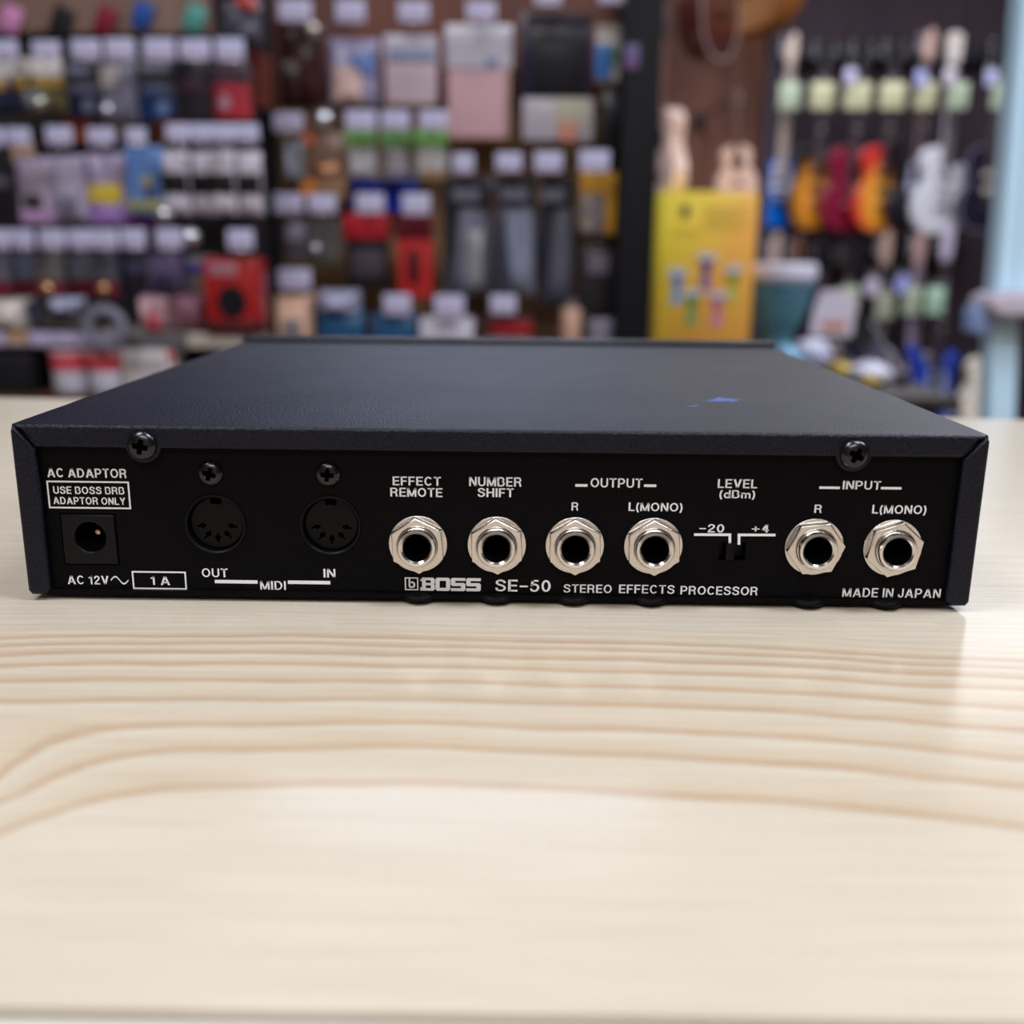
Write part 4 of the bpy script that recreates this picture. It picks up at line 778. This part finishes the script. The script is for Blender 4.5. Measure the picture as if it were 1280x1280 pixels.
for fx, fy, c1, c2 in ((.2, .52, (86, 132, 200), (130, 176, 214)), (.5, .42, (92, 58, 140), (150, 110, 168)), (.79, .5, (150, 156, 60), (208, 204, 90)), (.37, .66, (78, 140, 72), (128, 172, 104)), (.64, .67, (190, 106, 140), (222, 140, 164))):
    x, z = cxy(fx, fy); q = vis*.20; ww = cw*.085
    printed('printed_drum', [(x-ww, z), (x+ww, z), (x+ww*.45, z-q*.55), (x+ww*.75, z-q), (x-ww*.75, z-q), (x-ww*.45, z-q*.55)], c1)
    link('printed_drum_foot', plate([[(x-ww*.4, z-q*.62), (x+ww*.4, z-q*.62), (x+ww*.85, z-q*1.08), (x-ww*.85, z-q*1.08)]], .0016), mat(c2, .5), yc, (0, -.0009, 0), smooth=False)
    link('printed_drum_head', plate([[(x+ww*1.35*math.cos(t*PI/8), z+q*.13*math.sin(t*PI/8)) for t in range(16)]], .0016), mat((206, 206, 216), .5), yc, (0, -.0014, 0), smooth=False)
x, z = cxy(.25, .13); printed('printed_emblem', [(x+cw*.05*math.cos(t*PI/8), z+vis*.05*math.sin(t*PI/8)) for t in range(16)], (92, 78, 50))
for k in range(6):
    x0, z0_ = cxy(.45, .10+.028*k); x1, _ = cxy(.92-.1*(k % 2), 0); printed('printed_text_line', rect(x0, z0_-.003, x1, z0_), (186, 160, 50))
for k in range(2):
    x0, z0_ = cxy(.12, .25+.03*k); x1, _ = cxy(.42, 0); printed('printed_text_line', rect(x0, z0_-.003, x1, z0_), (186, 160, 50))

# ------------------------------------------------------------------ stringed instruments
LP = [(0, 0), (-.09, .012), (-.15, .065), (-.167, .14), (-.142, .215), (-.112, .265), (-.118, .325), (-.138, .375), (-.115, .425), (-.06, .445), (-.02, .44), (.03, .41), (.042, .36), (.07, .338), (.10, .352), (.128, .362), (.140, .335), (.118, .275), (.142, .215), (.167, .14), (.15, .065), (.09, .012)]
ST = [(0, .01), (-.09, .0), (-.15, .055), (-.16, .13), (-.125, .20), (-.108, .26), (-.126, .34), (-.150, .42), (-.138, .455), (-.10, .43), (-.06, .365), (-.03, .35), (.03, .35), (.055, .362), (.09, .40), (.124, .415), (.13, .375), (.112, .31), (.103, .25), (.125, .19), (.158, .12), (.14, .05), (.08, .0)]
AC = [(0, 0), (-.10, .012), (-.175, .075), (-.195, .16), (-.16, .25), (-.125, .31), (-.135, .38), (-.14, .43), (-.10, .48), (-.03, .495), (.03, .495), (.10, .48), (.14, .43), (.135, .38), (.125, .31), (.16, .25), (.195, .16), (.175, .075), (.10, .012)]
def mesh_cache(key, fn, C={}):
    if key not in C: C[key] = fn()
    return C[key].copy()
def guitar(name, kind, label, cat, head, foot, Y, body_m, yaw=.5, neck_c=(84, 66, 58), board_c=(78, 68, 76), head_c=(24, 22, 24), guard=None, pickups=(60, 60, 64), binding=None, group=None, holes=False, scale=None):
    a, b = at(foot[0], foot[1], Y), at(head[0], head[1], Y)
    sc = scale or (b.z-a.z)/1.0
    tilt = math.atan2(b.x-a.x, b.z-a.z)
    e = empty(name, a, label, cat, group, (0, tilt, yaw)); e.scale = (sc,)*3
    out = {'lp': LP, 'st': ST, 'ac': AC}[kind]; th = .09 if kind == 'ac' else .046
    top = {'lp': .43, 'st': .36, 'ac': .49}[kind]
    link('body', mesh_cache(kind+'b', lambda: plate([spline(out, 5)], th, .007)), body_m, e)
    fy = -th/2
    if binding:
        link('binding', mesh_cache(kind+'bd', lambda: plate([spline(out, 5), spline([(x*.95, .21+(z-.21)*.965) for x, z in out], 5)], .004)), mat(binding, .4), e, (0, fy-.001, 0))
    link('neck', mesh_cache(kind+'n', lambda: plate([[(-.027, top-.08), (.027, top-.08), (.0215, .84), (-.0215, .84)]], .022, .006)), mat(neck_c, .35), e, (0, fy-.001, 0))
    fb = link('fretboard', mesh_cache(kind+'f', lambda: plate([[(-.027, top-.10), (.027, top-.10), (.0215, .84), (-.0215, .84)]], .006, .001)), mat(board_c, .4), e, (0, fy-.014, 0))
    for n in (3, 5, 7, 9, 12):
        link('inlay', mesh_cache('inl', lambda: plate([circ(0, 0, .0110, 10)], .001)), mat((200, 196, 190) if board_c[0] < 115 else (60, 50, 46), .3), fb, (0, -.0034, .84-.62*(1-.5**(n/12))), smooth=False)
    if kind == 'st': hs = [(-.022, .835), (.022, .835), (.026, .86), (.034, .90), (.030, .99), (.01, 1.0), (-.018, .965), (-.034, .92), (-.028, .87)]
    else: hs = [(-.022, .835), (.022, .835), (.036, .87), (.042, .985), (.015, .992), (0, 1.0), (-.015, .992), (-.042, .985), (-.036, .87)]
    hd = link('headstock', mesh_cache(kind+'h', lambda: plate([hs], .016, .003)), mat(head_c, .3), e, (0, fy+.002, 0))
    bm = bmesh.new()
    for k in range(3):
        for s in ((-1, 1) if kind != 'st' else (-1, -1.0001)):
            zz = .882+.035*k + (.017 if s == -1.0001 else 0)
            r_ = bmesh.ops.create_uvsphere(bm, u_segments=10, v_segments=6, radius=.009)
            for v in r_['verts']: v.co = Vector((v.co.x*1.3+s*.048, v.co.y*.6, v.co.z*.8+zz))
            add_tube(bm, [(s*.02, 0, zz), (s*.045, 0, zz)], .003, 6)
    link('tuning_pegs', finish(bm), mat((180, 178, 182), .2, 1), hd)
    if guard:
        g = [(-.03, .34), (.03, .34), (.06, .31), (.07, .24), (.08, .17), (.05, .14), (.02, .17), (-.03, .17), (-.052, .21), (-.046, .29), (-.04, .335)] if kind == 'st' else [(.035, .36), (.075, .33), (.085, .25), (.095, .20), (.05, .19), (.03, .24)]
        link('pickguard', mesh_cache(kind+'g', lambda: plate([spline(g, 4)], .003)), mat(guard, .25), e, (0, fy-.0022, 0))
    if holes:
        link('sound_hole', plate([circ(0, .335, .048, 28)], .002), mat((22, 14, 12), .8), e, (0, fy-.0012, 0))
        link('rosette', plate([circ(0, .335, .060, 32), circ(0, .335, .049, 28)], .002), mat((90, 60, 44), .5), e, (0, fy-.0010, 0))
        link('bridge', box(-.055, .055, -.008, 0, .13, .155, bev=.002), mat((60, 36, 26), .5), e, (0, fy, 0))
    else:
        for z in ((.20, .28) if kind == 'lp' else (.185, .235, .285)):
            link('pickup', box(-.038, .038, -.010, 0, z, z+(.034 if kind == 'lp' else .018), bev=.002), mat(pickups, .3), e, (0, fy, 0))
        link('bridge', box(-.042, .042, -.014, 0, .13, .15, bev=.003), mat((176, 172, 168), .25, 1), e, (0, fy, 0))
        bm = bmesh.new()
        for x, z in ((.09, .12), (.115, .15), (.085, .075), (.115, .095)): add_lathe(bm, [(0, .012), (.009, .012), (.011, 0)], 12, '-Y', (x, 0, z))
        link('knobs', finish(bm), mat((210, 180, 120) if kind == 'lp' else (220, 220, 224), .3), e, (0, fy, 0))
    bm = bmesh.new()
    for k in range(6): add_tube(bm, [(-.018+.0072*k, fy-.022, .14), (-.015+.006*k, fy-.020, .86)], .0008, 4)
    link('strings', finish(bm), mat((190, 186, 180), .25, 1), e)
    return e
YG = 5.05
bl = mat((10, 112, 222), .25, 0, .4)
row = 'electric guitars in the upper wall row'
GU = [
 ('st', 'blue electric guitar with white pickguard and maple neck in upper wall row', (989, 40), (966, 286), bl, dict(yaw=.3, neck_c=(206, 186, 170), board_c=(196, 176, 164), head_c=(206, 186, 172), guard=(206, 212, 236))),
 ('lp', 'black-edged sunburst electric guitar next to the blue one in upper wall row', (1031, 44), (1013, 288), burst_material('tobacco_burst', (236, 150, 40), (20, 14, 16)), {}),
 ('lp', 'wine red single-cut electric guitar between two sunburst guitars', (1077, 44), (1056, 290), mat((128, 18, 52), .2, 0, .6), {}),
 ('lp', 'cherry-edged sunburst electric guitar in upper wall row', (1118, 42), (1096, 290), burst_material('cherry_burst', (250, 170, 52), (206, 40, 44)), {}),
 ('st', 'black electric guitar with white pickguard and maple headstock in upper wall row', (1160, 36), (1137, 286), mat((18, 18, 26), .2, 0, .6), dict(head_c=(190, 156, 146), neck_c=(150, 120, 110), guard=(206, 206, 232))),
 ('lp', 'white single-cut electric guitar with pale headstock in upper wall row', (1191, 40), (1171, 293), mat((222, 222, 232), .2, 0, .6), dict(head_c=(206, 196, 190), board_c=(122, 116, 128), neck_c=(190, 184, 186), pickups=(176, 172, 180))),
 ('lp', 'black electric guitar with pale edge binding, nearest the white stand post', (1249, 40), (1227, 290), mat((26, 22, 44), .18, 0, .8), dict(binding=(120, 116, 140), pickups=(206, 200, 188))),
]
# rail the guitars hang from
a, b = at(958, 70, 5.3), at(1262, 56, 5.3)
rail = link('hanging_rail', box(a.x, b.x+.3, 5.27, 5.35, a.z-.02, a.z+.04, bev=.004), mat((26, 24, 32), .5)); tag(rail, 'dark horizontal hanging rail along the plum wall above the guitars', 'rail')
def hanger(hd, Y, zr, yr, label, grp):
    # padded yoke from the rail to the headstock
    p = at(hd[0]-1, hd[1]+40, Y)
    e = empty('guitar_hanger', (p.x, yr, zr), label, 'guitar hanger', grp)
    zz = p.z-zr; yy = Y-yr+.05
    link('arm', tube([(0, 0, 0), (0, yy*.6, 0), (0, yy, zz)], .006), mat((30, 30, 34), .4, .6), e)
    for s in (-1, 1): link('prong', tube([(0, yy, zz), (s*.036, yy, zz), (s*.036, yy-.09, zz-.004)], .007), mat((20, 20, 22), .7), e)
for k, (kd, lb, hd, ft, mm, kw) in enumerate(GU):
    YK = 5.12-.055*k
    guitar('electric_guitar', kd, lb, 'guitar', hd, ft, YK, mm, group=row, **{**dict(yaw=.2), **kw})
    hanger(hd, YK, rail.location.z+a.z, 5.27, 'small black yoke hanger holding the ' + ['blue guitar', 'black-edged sunburst guitar', 'wine red guitar', 'cherry-edged sunburst guitar', 'black white-pickguard guitar', 'white single-cut guitar', 'black pale-bound guitar'][k], 'wall hangers of the upper row')
row2 = 'electric guitars in the lower wall row'
GL = [
 ('st', 'natural maple-headed guitar in lower row just beyond the yellow carton', (968, 288), (947, 541), mat((150, 110, 80), .3, 0, .5), dict(neck_c=(190, 160, 146), board_c=(180, 150, 138), head_c=(196, 170, 158))),
 ('st', 'brown-necked guitar in lower row above the hand drum', (995, 292), (974, 544), mat((70, 40, 30), .3, 0, .5), dict(neck_c=(110, 76, 64), board_c=(96, 66, 58), head_c=(112, 78, 66))),
 ('lp', 'dark-headed guitar in lower row, first after the brown-necked one', (1027, 296), (1006, 546), mat((22, 20, 26), .3, 0, .5), {}),
 ('lp', 'black guitar in lower row with pale green price card low on its neck', (1062, 298), (1042, 548), mat((24, 22, 28), .3, 0, .5), dict(board_c=(60, 56, 66))),
 ('st', 'pale-headed dark guitar in lower row behind the leaning black pole', (1104, 288), (1085, 546), mat((40, 44, 66), .3, 0, .5), dict(head_c=(190, 160, 144), neck_c=(120, 110, 120))),
 ('st', 'silver-white guitar with pinkish headstock in lower row', (1145, 287), (1126, 546), mat((190, 186, 196), .25, 0, .5), dict(head_c=(196, 160, 156), neck_c=(176, 160, 176), board_c=(170, 152, 172), guard=(206, 206, 220))),
 ('st', 'bright blue guitar with pale pickguard and wide white headstock in lower row', (1180, 282), (1158, 546), mat((34, 70, 190), .2, 0, .6), dict(head_c=(206, 200, 226), guard=(180, 204, 246), board_c=(70, 62, 78))),
]
a2 = at(958, 312, 5.3)
rail2 = link('hanging_rail', box(a2.x, at(1200, 312, 5.3).x, 5.22, 5.35, a2.z-.03, a2.z+.02, bev=.004), mat((24, 22, 30), .5)); tag(rail2, 'dark horizontal rail behind the lower row of guitar headstocks', 'rail')
for k, (kd, lb, hd, ft, mm, kw) in enumerate(GL):
    YK = 5.1-.062*k
    guitar('electric_guitar', kd, lb, 'guitar', hd, ft, YK, mm, group=row2, **{**dict(yaw=.35), **kw})
    hanger(hd, YK, a2.z, 5.22, 'small black yoke hanger in the lower row holding the ' + ['natural maple-headed guitar', 'brown-necked guitar', 'dark-headed guitar', 'black guitar', 'pale-headed dark guitar', 'silver-white guitar', 'bright blue guitar'][k], 'wall hangers of the lower row')
# cards hanging on the guitar necks
def card(r, Y, c, label, rnd=False, back=None):
    back = (YG-.04 if back is None else back)-Y
    a, b = at(r[0], r[3], Y), at(r[2], r[1], Y); hw, hh = (b.x-a.x)/2, b.z-a.z
    e = empty('price_card', ((a.x+b.x)/2, Y, a.z), label, 'price card', 'price cards on the guitars')
    if rnd: link('card', plate([[(hw*math.cos(t*PI/10), hh/2+hh/2*math.sin(t*PI/10)) for t in range(20)]], .003), mat(c, .5), e)
    else:
        link('card', box(-hw, hw, -.002, .001, 0, hh, bev=.0008), mat(c, .5), e)
        link('printed_strip', box(-hw*.8, hw*.8, -.003, -.0015, hh*.35, hh*.6), mat(tuple(int(x*.92) for x in c), .5), e)
    link('string_loop', tube([(-hw*.3, .0, hh*.97), (-hw*.25, back*.5, hh+.02), (0, back, hh+.03), (hw*.25, back*.5, hh+.02), (hw*.3, .0, hh*.97)], .0012, 6), mat((220, 220, 220), .6), e)
yel = (200, 198, 160); grn = (180, 194, 168)
for k, (u, wd, nm, c) in enumerate(((987, 28, 'blue guitar', grn), (1028, 31, 'black-edged sunburst guitar', yel), (1072, 35, 'wine red guitar', yel), (1116, 34, 'cherry-edged sunburst guitar', yel), (1157, 29, 'black white-pickguard guitar', yel), (1198, 28, 'white single-cut guitar', grn), (1251, 27, 'pale-bound black guitar', grn))):
    card((u-wd/2, 103, u+wd/2, 136), 5.12-.055*k-.09, c, 'pale price card hung on the neck of the ' + nm, back=5.12-.055*k-.045)
for k, (u, v), nm, c in ((2, (1063, 96), 'wine red guitar', (196, 190, 220)), (4, (1151, 99), 'black white-pickguard guitar', (170, 176, 226)), (5, (1187, 96), 'white single-cut guitar', (206, 200, 214)), (6, (1239, 97), 'pale-bound black guitar', (190, 194, 236))):
    card((u-8, v-10, u+8, v+10), 5.12-.055*k-.11, c, 'small lilac swing ticket above the price card of the ' + nm, back=5.12-.055*k-.045)
for k, (u, v), nm, c in ((3, (1062, 376), 'black lower-row guitar', grn), (4, (1106, 383), 'pale-headed lower-row guitar', (176, 180, 158)), (5, (1140, 377), 'silver-white lower-row guitar', grn), (6, (1169, 377), 'bright blue lower-row guitar', (176, 214, 190))):
    card((u-13, v-18, u+13, v+16), 5.1-.062*k-.10, c, 'pale green price card low on the neck of the ' + nm, back=5.1-.062*k-.045)
for k, (u, v), nm, c in ((4, (1090, 358), 'pale-headed lower-row guitar', (196, 186, 206)), (5, (1128, 355), 'silver-white lower-row guitar', (160, 166, 230))):
    card((u-11, v-12, u+11, v+12), 5.1-.062*k-.12, c, 'round lilac ticket beside the card of the ' + nm, True, back=5.1-.062*k-.045)

# two acoustic guitars high on the brown partition, and two ukuleles above the carton
sc_ac = 1.05
guitar('acoustic_guitar', 'ac', 'dark red-brown acoustic guitar with white binding, high on the brown partition', 'guitar', (880, -330), (884, 76), YP-.38, mat((92, 46, 40), .25, 0, .5), yaw=1.05, binding=(176, 164, 166), holes=True)
guitar('acoustic_guitar', 'ac', 'orange-brown acoustic guitar with white plate, high beside the partition edge', 'guitar', (942, -360), (945, 43), YP-.20, wood_material('amber_top', (150, 92, 34), (176, 110, 46)), yaw=-.9, guard=(190, 190, 206), holes=True)
ukm = mat((240, 206, 194), .35, 0, .2)
guitar('ukulele', 'ac', 'pale pink-wood ukulele facing with round sound hole, above the yellow carton edge', 'ukulele', (918, 109), (921, 251), 2.99, ukm, yaw=.1, neck_c=(140, 104, 100), board_c=(130, 96, 92), head_c=(120, 90, 86), holes=True)
guitar('ukulele', 'ac', 'pale ukulele turned sideways beside the black rack end', 'ukulele', (838, 10), (831, 254), 2.99, mat((238, 204, 192), .35, 0, .2), yaw=-1.3, neck_c=(120, 84, 76), board_c=(110, 80, 74), head_c=(100, 76, 70), holes=True)
for u, v_, nm in ((836, 32, 'sideways'), (917, 122, 'facing')):
    p = at(u, v_, 2.99)
    e = empty('ukulele_hanger', (p.x, YP, p.z), 'long steel peg holding the %s ukulele off the brown partition' % nm, 'hanger', 'ukulele pegs')
    link('arm', tube([(0, 0, 0), (0, 2.97-YP+.05, 0), (0, 2.97-YP-.01, .006)], .005), mat((44, 36, 34), .6), e)
    link('wall_plate', box(-.02, .02, -.006, 0, -.03, .03, bev=.002), mat((44, 36, 34), .6), e)

# ------------------------------------------------------------------ hand drum
YD = 2.75
a, b = at(943, 335, YD), at(1034, 335, YD); R = (b.x-a.x)/2; cx_ = (a.x+b.x)/2; zt = at(988, 330, YD).z; hh = zt-zN
dj = empty('hand_drum', (cx_, YD+R, zN), 'teal rope-tuned goblet hand drum with white skin rim', 'drum')
m, nt, bsd, N, L = nodes_mat('teal_shell')
tc = N.new('ShaderNodeTexCoord'); wv = N.new('ShaderNodeTexNoise'); wv.inputs['Scale'].default_value = 30; L.new(tc.outputs['Object'], wv.inputs[0])
rp = N.new('ShaderNodeValToRGB'); rp.color_ramp.elements[0].color = rgb((52, 92, 106)); rp.color_ramp.elements[1].color = rgb((96, 152, 172)); L.new(wv.outputs['Fac'], rp.inputs[0]); L.new(rp.outputs[0], bsd.inputs['Base Color']); bsd.inputs['Roughness'].default_value = .35
link('shell', lathe([(R*.62, 0), (R*.6, hh*.06), (R*.46, hh*.18), (R*.44, hh*.24), (R*.56, hh*.36), (R*.74, hh*.52), (R*.86, hh*.70), (R*.9, hh*.88), (R*.9, hh*.97)], 40), m, dj)
link('skin', lathe([(0, hh), (R*.9, hh), (R*.97, hh*.985), (R, hh*.95), (R*.99, hh*.86), (R*.92, hh*.84)], 40), mat((206, 204, 222), .6), dj)
link('rim_ring', lathe([(R*.93, hh*.80), (R*.97, hh*.815), (R*.93, hh*.83)], 40), mat((150, 156, 176), .4), dj)
bm = bmesh.new()
for k in range(28):
    a0 = 2*PI*k/28; a1 = a0+.1*(1 if k % 2 else -1)
    add_tube(bm, [(R*.95*math.cos(a0), R*.95*math.sin(a0), hh*.82), (R*.88*math.cos((a0+a1)/2), R*.88*math.sin((a0+a1)/2), hh*.70), (R*.60*math.cos(a1), R*.60*math.sin(a1), hh*.38)], .0028, 5)
link('ropes', finish(bm), mat((104, 150, 172), .6), dj)

# ------------------------------------------------------------------ leaflet stand, bags, pole, pedal on the bench
YL = 2.62
a, b = at(1012, 418, YL), at(1072, 362, YL)
zs = a.z
e = empty('leaflet', ((a.x+b.x)/2, YL, zN), 'white leaflet with orange print standing beside the hand drum', 'leaflet')
hw = (b.x-a.x)/2
link('sheet', plate([[(-hw, zs-zN), (hw*.95, zs-zN-.004), (hw, b.z-zN-.02), (hw*.2, b.z-zN), (-hw*.6, b.z-zN-.004), (-hw*.9, b.z-zN-.05)]], .003), mat((206, 200, 216), .5), e)
link('orange_print', plate([rect(-hw*.5, zs-zN+.012, hw*.6, zs-zN+.036)], .002), mat((190, 128, 108), .5), e, (0, -.0018, 0))
link('stand_wire', tube([(0, .004, 0), (0, .004, zs-zN+.03)], .003), mat((60, 60, 66), .4, .8), e)
link('stand_foot', lathe([(0, 0), (.04, 0), (.04, .005), (0, .008)], 24), mat((50, 50, 56), .4, .8), e)
def heap(name, u0, v0, u1, v1, Y, c, label, parts=()):
    a, b = at(u0, v1, Y), at(u1, v0, Y); hw, h = (b.x-a.x)/2, b.z-zN
    bm = bmesh.new(); bmesh.ops.create_icosphere(bm, subdivisions=4, radius=1)
    ph = [random.uniform(0, 6) for _ in range(6)]
    for v in bm.verts:
        n = v.co.copy(); k = 1+.07*math.sin(5*n.x+ph[0])*math.sin(4*n.z+ph[1])+.05*math.sin(9*n.y+7*n.x+ph[2])+.035*math.sin(15*n.z+11*n.x+ph[3])
        v.co = Vector((n.x*k*hw, n.y*k*.08, h/2+n.z*k*h*.47))
        if v.co.z < 0: v.co.z = 0
    e = empty(name, ((a.x+b.x)/2, Y, zN), label, 'bag', 'plastic bags on the bench')
    link('bag_body', finish(bm), plastic(c), e)
    for pn, x, z, w_, h_, pc_ in parts:
        q = link(pn, pillow(hw*2*w_, h*h_, .03), plastic(pc_), e); q.location = (hw*2*x, -.055, h*z)
    return e
heap('plastic_bag', 992, 422, 1038, 462, 2.55, (196, 196, 216), 'white crumpled plastic bag on the bench beside the hand drum', [('lilac_fold', .1, .3, .5, .5, (180, 176, 206))])
heap('plastic_bag', 966, 430, 1000, 462, 2.42, (110, 170, 206), 'pale blue plastic bag under the hand drum, nearest the yellow carton')
heap('plastic_bag', 1064, 452, 1112, 486, 2.35, (206, 204, 222), 'white and yellow plastic bag at the near end of the bench', [('yellow_print', -.2, .1, .5, .4, (206, 170, 60))])
heap('plastic_bag', 1034, 452, 1062, 478, 2.5, (200, 168, 70), 'small yellow plastic bag between two white bags')
heap('plastic_bag', 1024, 424, 1050, 458, 2.7, (120, 108, 116), 'dull brown-grey bag behind the small yellow one')
a, b = at(1088, 402, 2.6), at(1126, 500, 2.3)
pl = empty('support_pole', (b.x, 2.3, zN), 'thin black pole leaning across the lower guitars', 'pole')
top = a-Vector((b.x, 2.3, zN))
link('shaft', tube([(0, 0, 0.0), tuple(top*.5), tuple(top)], .008, 10), mat((30, 30, 34), .35), pl)
link('rubber_tip', lathe([(0, 0), (.012, 0), (.012, .02), (.009, .03)], 16), mat((16, 16, 18), .8), pl)
link('tripod_leg', tube([tuple(top), tuple(top+Vector((.05, .25, -.02))), (.08, .5, .0)], .007, 8), mat((30, 30, 34), .35), pl)
a, b = at(1082, 452, 2.62), at(1108, 424, 2.62)
pd = empty('stand_base', ((a.x+b.x)/2, 2.62, zN), 'small dark stand base with lilac rings before the lower guitars', 'stand')
hb = b.z-zN; rbm = (b.x-a.x)/2
link('body', lathe([(0, 0), (rbm, 0), (rbm, hb*.4), (rbm*.7, hb*.7), (rbm*.5, hb), (0, hb)], 24), mat((44, 40, 56), .4), pd)
for z, r_ in ((.42, 1.0), (.62, .85), (.82, .68)):
    q = link('ring', ring_mesh(rbm*r_, rbm*.09, 24, 8), mat((150, 142, 190), .3), pd, (0, 0, hb*z), (PI/2, 0, 0))

# ------------------------------------------------------------------ white stand post with tray, cream guitar behind
YW = 1.62
pale = mat((200, 234, 255), .35, 0, .3)  # cool light's blue cast painted into the white post
wp = empty('display_stand', (at(1258, 500, YW).x, YW, 0), 'white slanted stand post tinted for cool light, with a pinkish round-ended tray', 'stand')
O = wp.location
p = [at(1300, -60, YW), at(1282, 20, YW), at(1262, 372, YW)]
def bar(u0a, u1a, va, u0b, u1b, vb, Y, t):
    q = [at(u0a, va, Y), at(u1a, va, Y), at(u1b, vb, Y), at(u0b, vb, Y)]
    bm = bmesh.new(); F = [bm.verts.new(c-O) for c in q]; G = [bm.verts.new(c-O+Vector((0, t, 0))) for c in q]
    bm.faces.new(F); bm.faces.new(G[::-1])
    for i in range(4): bm.faces.new([F[i], G[i], G[(i+1) % 4], F[(i+1) % 4]])
    bmesh.ops.bevel(bm, geom=list(bm.edges), offset=.004, segments=3, affect='EDGES'); return finish(bm)
link('upper_post', bar(1283, 1330, -60, 1245, 1292, 366, YW, .05), pale, wp)
link('post_streak', bar(1296, 1301, -60, 1268, 1273, 366, YW-.003, .006), mat((196, 222, 240), .3), wp)  # thin strip laid along the front of the post
c = at(1275, 380, YW); 
tr = plate([[(-.072, 0), (-.066, .014), (-.05, .02), (.12, .02), (.12, -.018), (-.05, -.018), (-.066, -.012)]], .10, .006); link('tray', tr, mat((196, 186, 200), .4), wp, c-O)
lower_z = at(1255, 600, YW).z
pp = at(1252, 395, YW); pq = at(1246, 540, YW)
link('lower_post', bar(1240, 1276, 392, 1232, 1264, 640, YW+.01, .045), pale, wp)
lb = at(1248, 640, YW)
link('lower_post', rel(wp, box(lb.x-.02, lb.x+.025, YW+.01, YW+.055, .02, lb.z+.01, bev=.003)), pale, wp)
link('clamp_block', rel(wp, box(at(1218, 400, YW-.01).x, at(1240, 400, YW-.01).x, YW-.012, YW+.04, at(1225, 416, YW).z, at(1225, 384, YW).z, bev=.004)), mat((150, 176, 228), .4), wp)
link('base_plate', rel(wp, box(lb.x-.12, lb.x+.12, YW-.08, YW+.14, 0, .02, bev=.004)), mat((190, 194, 204), .4), wp)
gx = guitar('electric_guitar', 'ac', 'cream-white hollow guitar with dark neck on the floor stand behind the pale post', 'guitar', (1239, 356), (1226, 530), 3.0, mat((232, 226, 214), .25, 0, .4), yaw=.05, binding=(190, 170, 140), neck_c=(70, 54, 70), board_c=(76, 62, 82), head_c=(214, 202, 196), guard=(206, 222, 226))
st = empty('guitar_stand', (gx.location.x, 3.0, 0), 'black tubular floor stand under the cream-white guitar', 'stand')
gz = gx.location.z
bm = bmesh.new(); add_tube(bm, [(0, .12, 0.006), (0, .10, gz+.02), (0, .03, gz+.02)], .01); link('stem', finish(bm), mat((24, 24, 26), .5), st)
for s in (-1, 1):
    link('cradle_arm', tube([(0, .06, gz-.02), (s*.07, .03, gz-.014), (s*.07, -.06, gz-.014)], .008), mat((24, 24, 26), .6), st)
    link('leg', tube([(0, .10, .25), (s*.2, .22, .006)], .01), mat((24, 24, 26), .5), st)
link('leg', tube([(0, .10, .25), (0, -.22, .006)], .01), mat((24, 24, 26), .5), st)
